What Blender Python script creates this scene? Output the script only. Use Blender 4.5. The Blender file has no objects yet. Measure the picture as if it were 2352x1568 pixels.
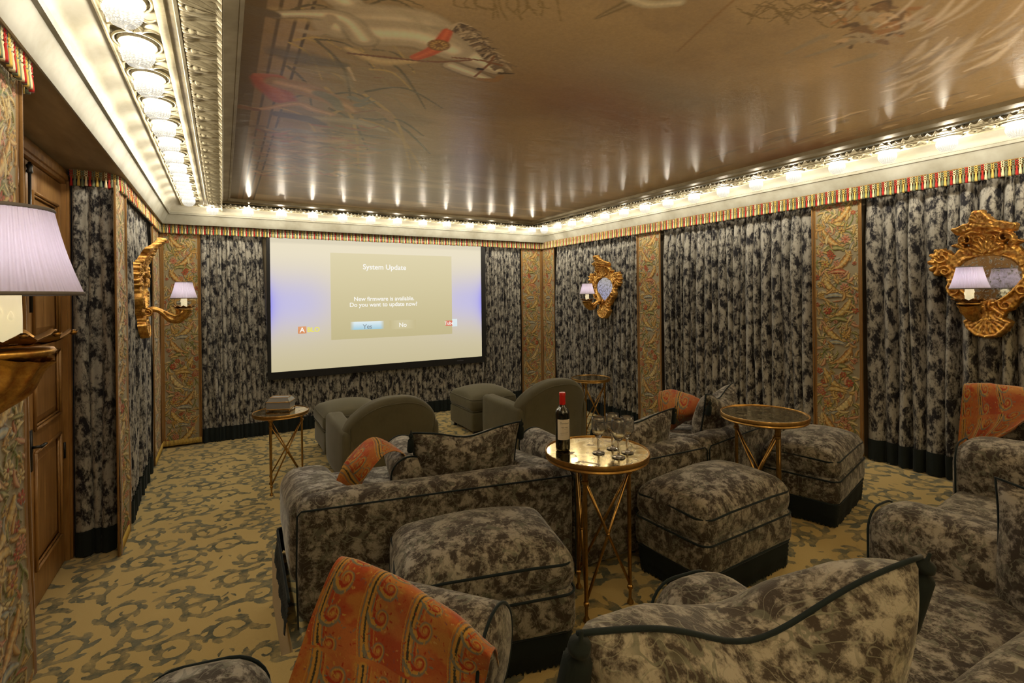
import bpy, bmesh, math, random
import numpy as np
from mathutils import Vector, Matrix
R = random.Random(7)
RN = np.random.RandomState(7)
PI = math.pi
SC = bpy.context.scene
COL = SC.collection

# ------------------------------------------------------------------ camera, world, exposure
EYE = 1.97; FPX = 1157.0; PPX = 1176.0; PPY = 679.3
YAW = math.radians(29.89); ROLL = math.atan(-0.0116)
cam_d = bpy.data.cameras.new('camera'); cam = bpy.data.objects.new('camera', cam_d); COL.objects.link(cam)
cam_d.sensor_width = 36.0; cam_d.lens = 36.0 * FPX / 2352.0
cam_d.shift_x = 0.0; cam_d.shift_y = -(784.0 - PPY) / 2352.0
cam_d.clip_start = 0.02; cam_d.clip_end = 60
_f = Vector((math.sin(YAW), math.cos(YAW), 0)); _r = Vector((math.cos(YAW), -math.sin(YAW), 0)); _u = Vector((0, 0, 1))
_c, _s = math.cos(ROLL), math.sin(ROLL)
_cr = _r * _c + _u * _s; _cu = -_r * _s + _u * _c
_m = Matrix((_cr, _cu, -_f)).transposed().to_4x4(); _m.translation = (0, 0, EYE)
cam.matrix_world = _m
SC.camera = cam

w = bpy.data.worlds.new('world'); SC.world = w; w.use_nodes = True
w.node_tree.nodes['Background'].inputs[0].default_value = (0.02, 0.018, 0.015, 1)
w.node_tree.nodes['Background'].inputs[1].default_value = 0.3
SC.view_settings.view_transform = 'Standard'; SC.view_settings.look = 'None'
SC.view_settings.gamma = 1.0; SC.view_settings.use_curve_mapping = False
SC.view_settings.exposure = 0.0
SC.cycles.use_denoising = True
SC.cycles.max_bounces = 6; SC.cycles.diffuse_bounces = 3; SC.cycles.glossy_bounces = 3
SC.cycles.transmission_bounces = 6; SC.cycles.transparent_max_bounces = 6
SC.cycles.use_adaptive_sampling = True; SC.cycles.adaptive_threshold = 0.06; SC.cycles.adaptive_min_samples = 12
SC.cycles.sample_clamp_indirect = 4.0
SC.cycles.caustics_refractive = False; SC.cycles.caustics_reflective = False
BULB = 4.2        # radiance of the lit crystal beads
BULB_W = 11.0     # watts of the lamp inside each beaded ceiling light
LAMP_W = 8.0      # watts of each sconce bulb

# ------------------------------------------------------------------ picture point -> room point
_fw = np.array(_f); _rt = np.array(_r)
def _ray(x, y):
    dx, dy = x - PPX, y - PPY
    h = dx * _c + dy * _s; v = -dx * _s + dy * _c
    return _fw * FPX + _rt * h - np.array((0, 0, 1.0)) * v
def onz(x, y, z):
    r = _ray(x, y); return np.array((0, 0, EYE)) + r * ((z - EYE) / r[2])

# ------------------------------------------------------------------ materials
def mat(name, col=(.5, .5, .5), rough=.5, metal=0.0, spec=.5, sheen=0.0, coat=0.0, **kw):
    m = bpy.data.materials.new(name); m.use_nodes = True
    b = m.node_tree.nodes['Principled BSDF']
    b.inputs['Base Color'].default_value = (*col, 1); b.inputs['Roughness'].default_value = rough
    b.inputs['Metallic'].default_value = metal; b.inputs['Specular IOR Level'].default_value = spec
    b.inputs['Sheen Weight'].default_value = sheen; b.inputs['Coat Weight'].default_value = coat
    if sheen: b.inputs['Sheen Roughness'].default_value = .35
    for k, v in kw.items(): b.inputs[k.replace('_', ' ')].default_value = v
    return m
class NT:
    def __init__(s, m): s.m = m; s.t = m.node_tree; s.b = s.t.nodes['Principled BSDF']
    def n(s, typ, **kw):
        nd = s.t.nodes.new(typ)
        for k, v in kw.items():
            if k.startswith('i_'):
                key = k[2:]; key = int(key) if key.isdigit() else key.replace('_', ' ')
                nd.inputs[key].default_value = v
            else: setattr(nd, k, v)
        return nd
    def l(s, a, b): s.t.links.new(a, b)
    def ramp(s, fac, stops, interp='LINEAR'):
        r = s.n('ShaderNodeValToRGB'); r.color_ramp.interpolation = interp
        e = r.color_ramp.elements
        while len(e) < len(stops): e.new(.5)
        for q, (p, c) in zip(e, stops): q.position = p; q.color = (*c, 1) if len(c) == 3 else c
        s.l(fac, r.inputs[0]); return r.outputs[0]
    def noise(s, vec, scale, detail=4, rough=.6, dist=0.0):
        nd = s.n('ShaderNodeTexNoise'); nd.inputs['Scale'].default_value = scale; nd.inputs['Detail'].default_value = detail
        nd.inputs['Roughness'].default_value = rough; nd.inputs['Distortion'].default_value = dist
        if vec is not None: s.l(vec, nd.inputs['Vector'])
        return nd.outputs['Fac']
    def mapping(s, src, scale=(1, 1, 1), loc=(0, 0, 0)):
        mp = s.n('ShaderNodeMapping'); mp.inputs['Scale'].default_value = scale; mp.inputs['Location'].default_value = loc
        s.l(src, mp.inputs['Vector']); return mp.outputs[0]
    def math(s, op, a, b=None, c=None):
        nd = s.n('ShaderNodeMath', operation=op)
        for i, v in enumerate((a, b, c)):
            if v is None: continue
            if isinstance(v, (int, float)): nd.inputs[i].default_value = v
            else: s.l(v, nd.inputs[i])
        return nd.outputs[0]
    def mix(s, fac, a, b, mode='MIX'):
        nd = s.n('ShaderNodeMix', data_type='RGBA', blend_type=mode)
        for i, v in ((0, fac), (6, a), (7, b)):
            if isinstance(v, (int, float)): nd.inputs[i].default_value = v
            elif isinstance(v, tuple): nd.inputs[i].default_value = (*v, 1)
            else: s.l(v, nd.inputs[i])
        return nd.outputs[2]
    def bump(s, h, strength=.3, dist=.01):
        nd = s.n('ShaderNodeBump'); nd.inputs['Strength'].default_value = strength; nd.inputs['Distance'].default_value = dist
        s.l(h, nd.inputs['Height']); s.l(nd.outputs[0], s.b.inputs['Normal'])
    def color(s, c): s.l(c, s.b.inputs['Base Color'])
    def obj(s): return s.n('ShaderNodeTexCoord').outputs['Object']
    def uv(s): return s.n('ShaderNodeTexCoord').outputs['UV']

def crushed_velvet(name, use_uv, scroll, dark, light, bias=.5):
    m = mat(name, rough=.62, spec=.3, sheen=.35); t = NT(m)
    src = t.uv() if use_uv else t.obj()
    vec = t.mapping(src, (1, .5, 1) if use_uv else (1, 1, 1))
    a = t.noise(vec, 15 if use_uv else 15, 6, .68, .3)
    c2 = t.noise(vec, 62, 4, .7, .2)
    f = t.math('ADD', t.math('MULTIPLY', a, .74), t.math('MULTIPLY', c2, .26))
    col = t.ramp(f, [(bias - .055, dark), (bias - .01, tuple(.62 * d + .38 * l for d, l in zip(dark, light))), (bias + .05, light)])
    if scroll:
        n1 = t.noise(t.mapping(src, loc=(3.1, 1.7, .4)), 7.5, 1, .4, 1.8)
        s1 = t.math('ABSOLUTE', t.math('SUBTRACT', t.math('FRACT', t.math('MULTIPLY', n1, 5.0)), .5))
        line = t.ramp(s1, [(.0, (1, 1, 1)), (.03, (.8, .8, .8)), (.06, (0, 0, 0))])
        n2 = t.noise(t.mapping(src, loc=(1.1, 7.7, 2.4)), 7.0, 1, .4, 2.2)
        s2 = t.math('FRACT', t.math('MULTIPLY', n2, 4.0))
        leaf = t.ramp(s2, [(.0, (0, 0, 0)), (.62, (0, 0, 0)), (.66, (1, 1, 1)), (.84, (1, 1, 1)), (.88, (0, 0, 0))])
        brk = t.ramp(t.noise(src, 6.0, 2), [(.45, (0, 0, 0)), (.55, (1, 1, 1))])
        sg = (.135, .135, .10)
        col = t.mix(t.math('MULTIPLY', t.math('MULTIPLY', leaf, brk), .8), col, sg)
        col = t.mix(t.math('MULTIPLY', line, .62), col, (.27, .265, .205))
        t.bump(t.math('ADD', t.math('MULTIPLY', line, .5), c2), .35, .004)
    else:
        t.bump(c2, .3, .003)
    t.color(col)
    t.l(t.ramp(f, [(bias - .04, (.75, .75, .75)), (bias + .03, (.45, .45, .45))]), t.b.inputs['Roughness'])
    return m
M = {}
M['drape'] = crushed_velvet('drape velvet', True, False, (.013, .012, .017), (.40, .38, .335), .50)
M['sofa'] = crushed_velvet('upholstery velvet', False, True, (.048, .036, .027), (.35, .315, .258), .52)
def simple_fabric(name, col, var=.25, scale=60, rough=.8, sheen=.3, stretch=(1, 1, 1)):
    m = mat(name, col, rough, spec=.2, sheen=sheen); t = NT(m)
    f = t.noise(t.mapping(t.obj(), stretch), scale, 4, .7)
    g = t.noise(t.obj(), 3.5, 3, .6)
    lo = tuple(c * (1 - var) for c in col); hi = tuple(min(1, c * (1 + var)) for c in col)
    t.color(t.mix(t.ramp(g, [(.35, (0, 0, 0)), (.65, (1, 1, 1))]), t.mix(f, lo, hi), tuple(c * (1 + var * .5) for c in col)))
    t.bump(f, .3, .002); return m
M['green'] = simple_fabric('olive velvet', (.118, .106, .064), .3, 45, stretch=(1, 1, .4))
M['teal'] = simple_fabric('slate bullion', (.014, .019, .019), .5, 90, .9, .05)
M['cord'] = simple_fabric('slate cord', (.011, .018, .021), .4, 160, .8, .2)
M['ebony'] = mat('ebonised wood', (.012, .01, .01), .35)
M['navy'] = mat('navy backing cloth', (.01, .013, .028), .9)
M['seatdark'] = mat('under cloth', (.02, .02, .02), .9)

def metal(name, col, rough=.32, var=.35, scale=25, bump=.15):
    m = mat(name, col, rough, 1.0); t = NT(m)
    f = t.noise(t.obj(), scale, 5, .7)
    t.color(t.ramp(f, [(.32, (.36, .13, .04) if name.startswith('burn') else tuple(c * (1 - var) for c in col)), (.62, col), (.8, tuple(min(1, c * 1.2) for c in col))]))
    t.l(t.ramp(f, [(.3, (rough + .2,) * 3), (.7, (rough,) * 3)]), t.b.inputs['Roughness'])
    t.bump(f, bump, .003); return m
M['gilt'] = metal('burnished gilding', (.80, .50, .14), .36, .5, 30)
M['brass'] = metal('aged brass', (.50, .29, .085), .28, .35, 40, .05)
M['brassdk'] = metal('dark brass', (.36, .19, .05), .3, .5, 40, .05)
M['trimgilt'] = metal('pale silver gilt', (.46, .405, .27), .45, .25, 18, .2)
M['trimgilt'].node_tree.nodes['Principled BSDF'].inputs['Metallic'].default_value = .35
M['fascia'] = mat('silver leaf fascia', (.52, .49, .38), .62, .0); _t = NT(M['fascia'])
_f1 = _t.noise(_t.obj(), 3.0, 5, .6); _t.color(_t.ramp(_f1, [(.3, (.235, .22, .165)), (.5, (.32, .31, .255)), (.72, (.41, .405, .355))]))
M['cove'] = mat('pale leafed cove', (.5, .47, .38), .6); _t = NT(M['cove'])
_f1 = _t.noise(_t.mapping(_t.obj(), (1, 1, 3)), 4.0, 5, .6); _t.color(_t.ramp(_f1, [(.3, (.38, .35, .265)), (.6, (.50, .475, .395))]))
M['flat'] = mat('bronzed flat band', (.30, .245, .14), .45, .3); _t = NT(M['flat'])
_f1 = _t.noise(_t.obj(), 5.0, 5, .6); _t.color(_t.ramp(_f1, [(.3, (.24, .19, .10)), (.7, (.40, .33, .20))]))
M['soffit'] = mat('shade brown soffit', (.20, .15, .08), .6); _t = NT(M['soffit'])  # browner and darker than the cornice: its shade is put into the colour
_f1 = _t.noise(_t.mapping(_t.obj(), (3, .5, 1)), 3.0, 5, .6); _t.color(_t.ramp(_f1, [(.3, (.20, .15, .085)), (.7, (.36, .28, .17))]))
M['wall'] = simple_fabric('plain wall cloth', (.16, .13, .085), .2, 30)

def wood(name, lo, hi):
    m = mat(name, hi, .35, spec=.5); t = NT(m)
    v = t.mapping(t.obj(), (9, 9, .9)); f = t.noise(v, 2.2, 6, .65, .6)
    g = t.noise(t.obj(), 2.0, 2)
    t.color(t.mix(t.ramp(g, [(.4, (0, 0, 0)), (.65, (.6, .6, .6))]), t.ramp(f, [(.3, lo), (.65, hi)]), lo)); t.bump(f, .08, .002)
    return m
M['wood'] = wood('glazed walnut', (.22, .10, .025), (.46, .25, .08))
M['wooddk'] = wood('dark walnut moulding', (.13, .058, .016), (.30, .15, .045))

def attr_mat(name, rough=.8, metalv=0.0, sheen=.1, bump=True, spec=.3, coat=0.0):
    m = mat(name, (.5, .5, .5), rough, metalv, spec, sheen, coat); t = NT(m)
    a = t.n('ShaderNodeAttribute', attribute_name='tint')
    f = t.noise(t.obj(), 220, 3, .7)
    t.color(t.mix(.22, a.outputs['Color'], t.mix(f, (0, 0, 0), (1, 1, 1)), 'OVERLAY'))
    if bump: t.bump(f, .25, .002)
    return m, t
M['embroid'], _ = attr_mat('crewel embroidery', .85, sheen=.25)
M['throw'], _ = attr_mat('paisley wool', .9, sheen=.3)
# fresco: satin varnish that mirrors the lights
M['fresco'] = mat('varnished mural', (.4, .3, .2), .29, spec=.36); _t = NT(M['fresco'])
_a = _t.n('ShaderNodeAttribute', attribute_name='tint')
_f1 = _t.noise(_t.mapping(_t.obj(), (1.0, 2.6, 1)), 3.2, 6, .65)
_f2 = _t.noise(_t.obj(), 60, 4, .7)
_t.color(_t.mix(.25, _a.outputs['Color'], _t.mix(_f2, (0, 0, 0), (1, 1, 1)), 'OVERLAY'))
_t.bump(_t.math('ADD', _t.math('MULTIPLY', _f1, 1.0), _t.math('MULTIPLY', _f2, .03)), 0.22, .012)
# carpet: gold pile, crisp scroll from the interpolated pattern field
M['carpet'] = mat('scroll carpet', (.4, .3, .14), .95, spec=.1, sheen=.25); _t = NT(M['carpet'])
_a = _t.n('ShaderNodeAttribute', attribute_name='tint')
_sep = _t.n('ShaderNodeSeparateColor'); _t.l(_a.outputs['Color'], _sep.inputs[0])
_p = _t.noise(_t.obj(), 260, 3, .7); _q = _t.noise(_t.obj(), 1.6, 3, .6); _o = _t.noise(_t.mapping(_t.obj(), (1, 1.8, 1)), 30, 5, .75); _bk = _t.ramp(_t.noise(_t.obj(), 9, 4, .7), [(.36, (.38,) * 3), (.58, (1,) * 3)])
_fac = _t.ramp(_t.math('ADD', _sep.outputs[0], _t.math('MULTIPLY', _t.math('SUBTRACT', _o, .5), .85)), [(.46, (0, 0, 0)), (.56, (1, 1, 1))])
_gold = _t.mix(_p, (.50, .37, .14), (.72, .56, .26))
_grn = _t.mix(_sep.outputs[1], (.105, .115, .085), (.24, .24, .175))
_t.color(_t.mix(_t.math('MULTIPLY', _fac, _bk), _gold, _grn))
_t.bump(_t.math('ADD', _t.math('MULTIPLY', _fac, .6), _p), .5, .004)

def emit(name, col, st, attr=None):
    m = bpy.data.materials.new(name); m.use_nodes = True; nt = m.node_tree; nt.nodes.clear()
    e = nt.nodes.new('ShaderNodeEmission'); o = nt.nodes.new('ShaderNodeOutputMaterial')
    e.inputs[0].default_value = (*col, 1); e.inputs[1].default_value = st
    if attr:
        a = nt.nodes.new('ShaderNodeAttribute'); a.attribute_name = attr
        mm = nt.nodes.new('ShaderNodeMath'); mm.operation = 'MULTIPLY'; mm.inputs[1].default_value = st
        nt.links.new(a.outputs['Fac'], mm.inputs[0]); nt.links.new(mm.outputs[0], e.inputs[1])
    nt.links.new(e.outputs[0], o.inputs[0]); return m
M['bead'] = emit('lit crystal beads', (1.0, .93, .78), BULB, 'glow')
_nt = M['bead'].node_tree; _e = [n for n in _nt.nodes if n.type == 'EMISSION'][0]; _tr = _nt.nodes.new('ShaderNodeBsdfTransparent'); _mx = _nt.nodes.new('ShaderNodeMixShader'); _mx.inputs[0].default_value = .5
_nt.links.new(_tr.outputs[0], _mx.inputs[1]); _nt.links.new(_e.outputs[0], _mx.inputs[2]); _nt.links.new(_mx.outputs[0], [n for n in _nt.nodes if n.type == 'OUTPUT_MATERIAL'][0].inputs[0])
M['bulb'] = emit('lit bulb', (1.0, .93, .98), 14)
def shade_mat():
    m = bpy.data.materials.new('pleated lilac silk'); m.use_nodes = True; nt = m.node_tree
    b = nt.nodes['Principled BSDF']; b.inputs['Base Color'].default_value = (.62, .56, .60, 1); b.inputs['Roughness'].default_value = .8
    tr = nt.nodes.new('ShaderNodeBsdfTranslucent'); tr.inputs[0].default_value = (.80, .72, .82, 1)
    mx = nt.nodes.new('ShaderNodeMixShader'); mx.inputs[0].default_value = .55
    nt.links.new(b.outputs[0], mx.inputs[1]); nt.links.new(tr.outputs[0], mx.inputs[2])
    nt.links.new(mx.outputs[0], nt.nodes['Material Output'].inputs[0]); return m
M['shade'] = shade_mat()
M['shadetrim'] = mat('mauve grey binding', (.17, .15, .14), .8)
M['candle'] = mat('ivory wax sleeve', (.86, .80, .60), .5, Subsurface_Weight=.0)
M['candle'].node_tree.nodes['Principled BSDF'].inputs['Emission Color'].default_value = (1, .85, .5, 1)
M['candle'].node_tree.nodes['Principled BSDF'].inputs['Emission Strength'].default_value = .6  # glow added so the wax sleeve looks lit by the bulb above
M['mirror'] = mat('foxed mirror', (.62, .63, .60), .06, 1.0); _t = NT(M['mirror'])
_f1 = _t.noise(_t.obj(), 38, 5, .75); _t.color(_t.ramp(_f1, [(.36, (.10, .10, .07)), (.44, (.5, .5, .46)), (.6, (.72, .73, .72))]))
_t.l(_t.ramp(_f1, [(.38, (.5, .5, .5)), (.48, (.05, .05, .05))]), _t.b.inputs['Roughness'])
M['eglomise'] = mat('antiqued gold mirror', (.5, .38, .15), .12, 1.0); _t = NT(M['eglomise'])
_f1 = _t.noise(_t.obj(), 14, 6, .7, 1.0); _t.color(_t.ramp(_f1, [(.36, (.13, .085, .03)), (.5, (.46, .35, .13)), (.68, (.66, .55, .27))]))
_t.l(_t.ramp(_f1, [(.36, (.38,) * 3), (.55, (.10,) * 3)]), _t.b.inputs['Roughness'])
M['glass'] = mat('clear crystal', (1, 1, 1), .03, Transmission_Weight=.93, IOR=1.52, coat=.6)
M['botglass'] = mat('black green bottle glass', (.006, .008, .006), .06, coat=.6)
M['foil'] = mat('red foil capsule', (.62, .018, .012), .35)
M['paper'] = mat('cream label paper', (.80, .71, .58), .8)
M['ink'] = mat('faded black ink', (.10, .08, .08), .8)
M['black'] = mat('black velvet frame', (.004, .004, .005), .7)
M['rod'] = mat('black iron', (.008, .008, .008), .35)
for nm, c in (('red', (.40, .025, .02)), ('cream', (.72, .62, .38)), ('yellow', (.62, .43, .10)), ('sage', (.17, .20, .12))):
    M['t_' + nm] = simple_fabric(nm + ' silk tassel', c, .2, 200)
M['braid'] = simple_fabric('tan gold braid', (.22, .115, .035), .45, 130)

# ------------------------------------------------------------------ object helpers
def link(o, parent=None):
    COL.objects.link(o)
    if parent is not None: o.parent = parent
    return o
def tag(o, label=None, cat=None, group=None, kind=None):
    if label: o['label'] = label
    if cat: o['category'] = cat
    if group: o['group'] = group
    if kind: o['kind'] = kind
    return o
def thing(name, label, cat, loc=(0, 0, 0), rot=0.0, group=None):
    o = bpy.data.objects.new(name, None); COL.objects.link(o); o.location = loc; o.rotation_euler = (0, 0, rot); o.empty_display_size = .1
    return tag(o, label, cat, group)
def mesh_obj(name, verts, faces, m, parent=None, smooth=True, uv=None):
    me = bpy.data.meshes.new(name); me.from_pydata([tuple(v) for v in verts], [], faces)
    if m: me.materials.append(m)
    if smooth: me.polygons.foreach_set('use_smooth', [True] * len(me.polygons))
    o = bpy.data.objects.new(name, me); return link(o, parent)
def bm_obj(name, bm, m, parent=None, smooth=False, autosmooth=None):
    me = bpy.data.meshes.new(name); bm.normal_update(); bm.to_mesh(me); bm.free()
    if m: me.materials.append(m)
    if smooth: me.polygons.foreach_set('use_smooth', [True] * len(me.polygons))
    if autosmooth: me.set_sharp_from_angle(angle=autosmooth)
    o = bpy.data.objects.new(name, me); return link(o, parent)
def share(name, me, parent=None, loc=(0, 0, 0), rot=(0, 0, 0), scale=(1, 1, 1)):
    o = bpy.data.objects.new(name, me); link(o, parent); o.location = loc; o.rotation_euler = rot; o.scale = scale; return o
def grid_mesh(name, P, m, col=None, mask=None, glow=None, uv=None, close_u=False):
    """P: (H, W, 3) points -> one smooth grid mesh; optional vertex tint, uv and a face mask"""
    H, W = P.shape[:2]; me = bpy.data.meshes.new(name)
    idx = np.arange(H * W).reshape(H, W)
    if close_u: idx = np.concatenate([idx, idx[:, :1]], 1)
    q = np.stack([idx[:-1, :-1], idx[:-1, 1:], idx[1:, 1:], idx[1:, :-1]], -1).reshape(-1, 4)
    if mask is not None: q = q[mask.reshape(-1)]
    me.vertices.add(H * W); me.vertices.foreach_set('co', P.reshape(-1).astype(np.float32))
    me.loops.add(q.size); me.polygons.add(len(q))
    me.polygons.foreach_set('loop_start', np.arange(0, q.size, 4, dtype=np.int32))
    me.polygons.foreach_set('loop_total', np.full(len(q), 4, dtype=np.int32))
    me.loops.foreach_set('vertex_index', q.reshape(-1).astype(np.int32))
    me.polygons.foreach_set('use_smooth', np.ones(len(q), bool))
    if col is not None:
        a = me.color_attributes.new('tint', 'FLOAT_COLOR', 'POINT')
        c4 = np.ones((H * W, 4), np.float32); c4[:, :3] = col.reshape(-1, 3); a.data.foreach_set('color', c4.reshape(-1))
    if glow is not None:
        a = me.attributes.new('glow', 'FLOAT', 'POINT'); a.data.foreach_set('value', glow.reshape(-1).astype(np.float32))
    if uv is not None:
        l = me.uv_layers.new(name='UVMap'); u = uv.reshape(-1, 2)[q.reshape(-1)]; l.data.foreach_set('uv', u.reshape(-1).astype(np.float32))
    me.update(); me.validate()
    if m: me.materials.append(m)
    return me
def grid_obj(name, P, m, parent=None, **kw): return link(bpy.data.objects.new(name, grid_mesh(name, P, m, **kw)), parent)

class MB:                      # collects primitive shapes into one mesh
    def __init__(s): s.v = []; s.f = []
    def add(s, v, f):
        o = len(s.v); s.v += [tuple(p) for p in v]; s.f += [tuple(i + o for i in q) for q in f]
    def box(s, a, b):
        x0, y0, z0 = a; x1, y1, z1 = b
        s.add([(x0, y0, z0), (x1, y0, z0), (x1, y1, z0), (x0, y1, z0), (x0, y0, z1), (x1, y0, z1), (x1, y1, z1), (x0, y1, z1)],
              [(0, 3, 2, 1), (4, 5, 6, 7), (0, 1, 5, 4), (1, 2, 6, 5), (2, 3, 7, 6), (3, 0, 4, 7)])
    def tube(s, pts, r, n=8, closed=False, cap=True):
        P = np.array(pts, float); N = len(P); rr = np.full(N, r) if np.isscalar(r) else np.array(r, float)
        T = np.gradient(P, axis=0) if not closed else np.roll(P, -1, 0) - np.roll(P, 1, 0)
        T /= np.linalg.norm(T, axis=1)[:, None] + 1e-12
        up = np.array((0, 0, 1.0)) if abs(T[0][2]) < .9 else np.array((1.0, 0, 0))
        u = np.cross(T[0], up); u /= np.linalg.norm(u); V = []
        for i in range(N):
            u = u - T[i] * np.dot(u, T[i]); u /= np.linalg.norm(u) + 1e-12; w_ = np.cross(T[i], u)
            for k in range(n):
                a = 2 * PI * k / n; V.append(P[i] + rr[i] * (math.cos(a) * u + math.sin(a) * w_))
        F = []
        for i in range(N if closed else N - 1):
            j = (i + 1) % N
            for k in range(n): F.append((i * n + k, i * n + (k + 1) % n, j * n + (k + 1) % n, j * n + k))
        if not closed and cap: F += [tuple(range(n - 1, -1, -1)), tuple((N - 1) * n + k for k in range(n))]
        s.add(V, F)
    def lathe(s, prof, n=24, c=(0, 0, 0), ang=0.0, rfn=None):
        V = []; m_ = len(prof)
        for (r, z) in prof:
            for k in range(n):
                a = ang + 2 * PI * k / n; q = r * (rfn(a, z) if rfn else 1)
                V.append((c[0] + q * math.cos(a), c[1] + q * math.sin(a), c[2] + z))
        F = [(i * n + k, i * n + (k + 1) % n, (i + 1) * n + (k + 1) % n, (i + 1) * n + k) for i in range(m_ - 1) for k in range(n)]
        F += [tuple(range(n - 1, -1, -1)), tuple((m_ - 1) * n + k for k in range(n))]
        s.add(V, F)
    def build(s, name, m, parent=None, smooth=True, sharp=None):
        o = mesh_obj(name, s.v, s.f, m, parent, smooth)
        if sharp: o.data.set_sharp_from_angle(angle=sharp)
        return o
SH = math.radians(38)

def rbox_points(sx, sy, sz, r, n=10, fn=None):
    """surface of a softly rounded box centred on the origin"""
    V = []; F = []; key = {}
    rr = (min(r, sx / 2 - 1e-4), min(r, sy / 2 - 1e-4), min(r, sz / 2 - 1e-4)); h = (sx / 2, sy / 2, sz / 2)
    inn = tuple(h[i] - rr[i] for i in range(3))
    def samples(i):
        q = [-h[i] + rr[i] * (1 - math.cos(a * PI / 6)) if False else -h[i] + rr[i] * k / 3 for k, a in enumerate(range(4))]
        mid = list(np.linspace(-inn[i], inn[i], n))[1:-1]
        return q + mid + [-a for a in reversed(q)]
    S = [samples(i) for i in range(3)]
    def vert(p):
        k = tuple(round(a, 5) for a in p)
        if k in key: return key[k]
        q = [max(-inn[i], min(inn[i], p[i])) for i in range(3)]
        d = [(p[i] - q[i]) / rr[i] for i in range(3)]
        L = math.sqrt(sum(a * a for a in d)) or 1
        mx = max(abs(a) for a in d) or 1
        o = [q[i] + rr[i] * d[i] / L * 1.0 for i in range(3)]
        if fn: o = fn(*o)
        key[k] = len(V); V.append(tuple(o)); return key[k]
    for ax in range(3):
        b, c = [i for i in range(3) if i != ax]
        for sgn in (-1, 1):
            for i in range(len(S[b]) - 1):
                for j in range(len(S[c]) - 1):
                    quad = []
                    for (ii, jj) in ((i, j), (i + 1, j), (i + 1, j + 1), (i, j + 1)):
                        p = [0, 0, 0]; p[ax] = sgn * h[ax]; p[b] = S[b][ii]; p[c] = S[c][jj]; quad.append(vert(p))
                    if len(set(quad)) < 3: continue
                    if (sgn > 0) == (ax == 1): quad.reverse()
                    F.append(tuple(dict.fromkeys(quad)))
    return V, F
def soft(name, size, c, r, m, parent=None, fn=None, n=9, seed=0, lump=.006, rotz=0.0, tilt=0.0):
    rs = np.random.RandomState(seed + 11); ph = rs.rand(6) * 6.28
    def g(x, y, z):
        if fn: x, y, z = fn(x, y, z)
        k = lump * (math.sin(7 * x + ph[0]) + math.sin(8 * y + ph[1]) + math.sin(9 * z + ph[2])) / 3
        return (x + k, y + k * .6, z + k)
    V, F = rbox_points(*size, r, n, g)
    V = np.array(V)
    if tilt: ct, st = math.cos(tilt), math.sin(tilt); V = np.stack([V[:, 0], V[:, 1] * ct - V[:, 2] * st, V[:, 1] * st + V[:, 2] * ct], 1)
    if rotz: ct, st = math.cos(rotz), math.sin(rotz); V = np.stack([V[:, 0] * ct - V[:, 1] * st, V[:, 0] * st + V[:, 1] * ct, V[:, 2]], 1)
    V = V + np.array(c)
    return mesh_obj(name, V, F, m, parent, True)
def crown(sx, sy, sz, k, edge=0.0):
    def f(x, y, z):
        w_ = max(0, 1 - (2 * x / sx) ** 2) * max(0, 1 - (2 * y / sy) ** 2)
        if z > 0: z = z + k * w_ ** .6
        b = 1 + edge * (1 - (2 * z / sz) ** 2 if abs(2 * z / sz) < 1 else 0)
        return (x * b, y * b, z)
    return f
def rrect(sx, sy, r, z, n=6):
    pts = []
    for (cx, cy, a0) in ((sx / 2 - r, sy / 2 - r, 0), (-sx / 2 + r, sy / 2 - r, 90), (-sx / 2 + r, -sy / 2 + r, 180), (sx / 2 - r, -sy / 2 + r, 270)):
        for k in range(n + 1):
            a = math.radians(a0 + 90 * k / n); pts.append((cx + r * math.cos(a), cy + r * math.sin(a), z))
    out = []
    for i in range(len(pts)):
        a, b = pts[i], pts[(i + 1) % len(pts)]; out.append(a)
        if math.dist(a, b) > .1:
            for k in range(1, 5): out.append(tuple(a[j] + (b[j] - a[j]) * k / 5 for j in range(3)))
    return out

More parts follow.
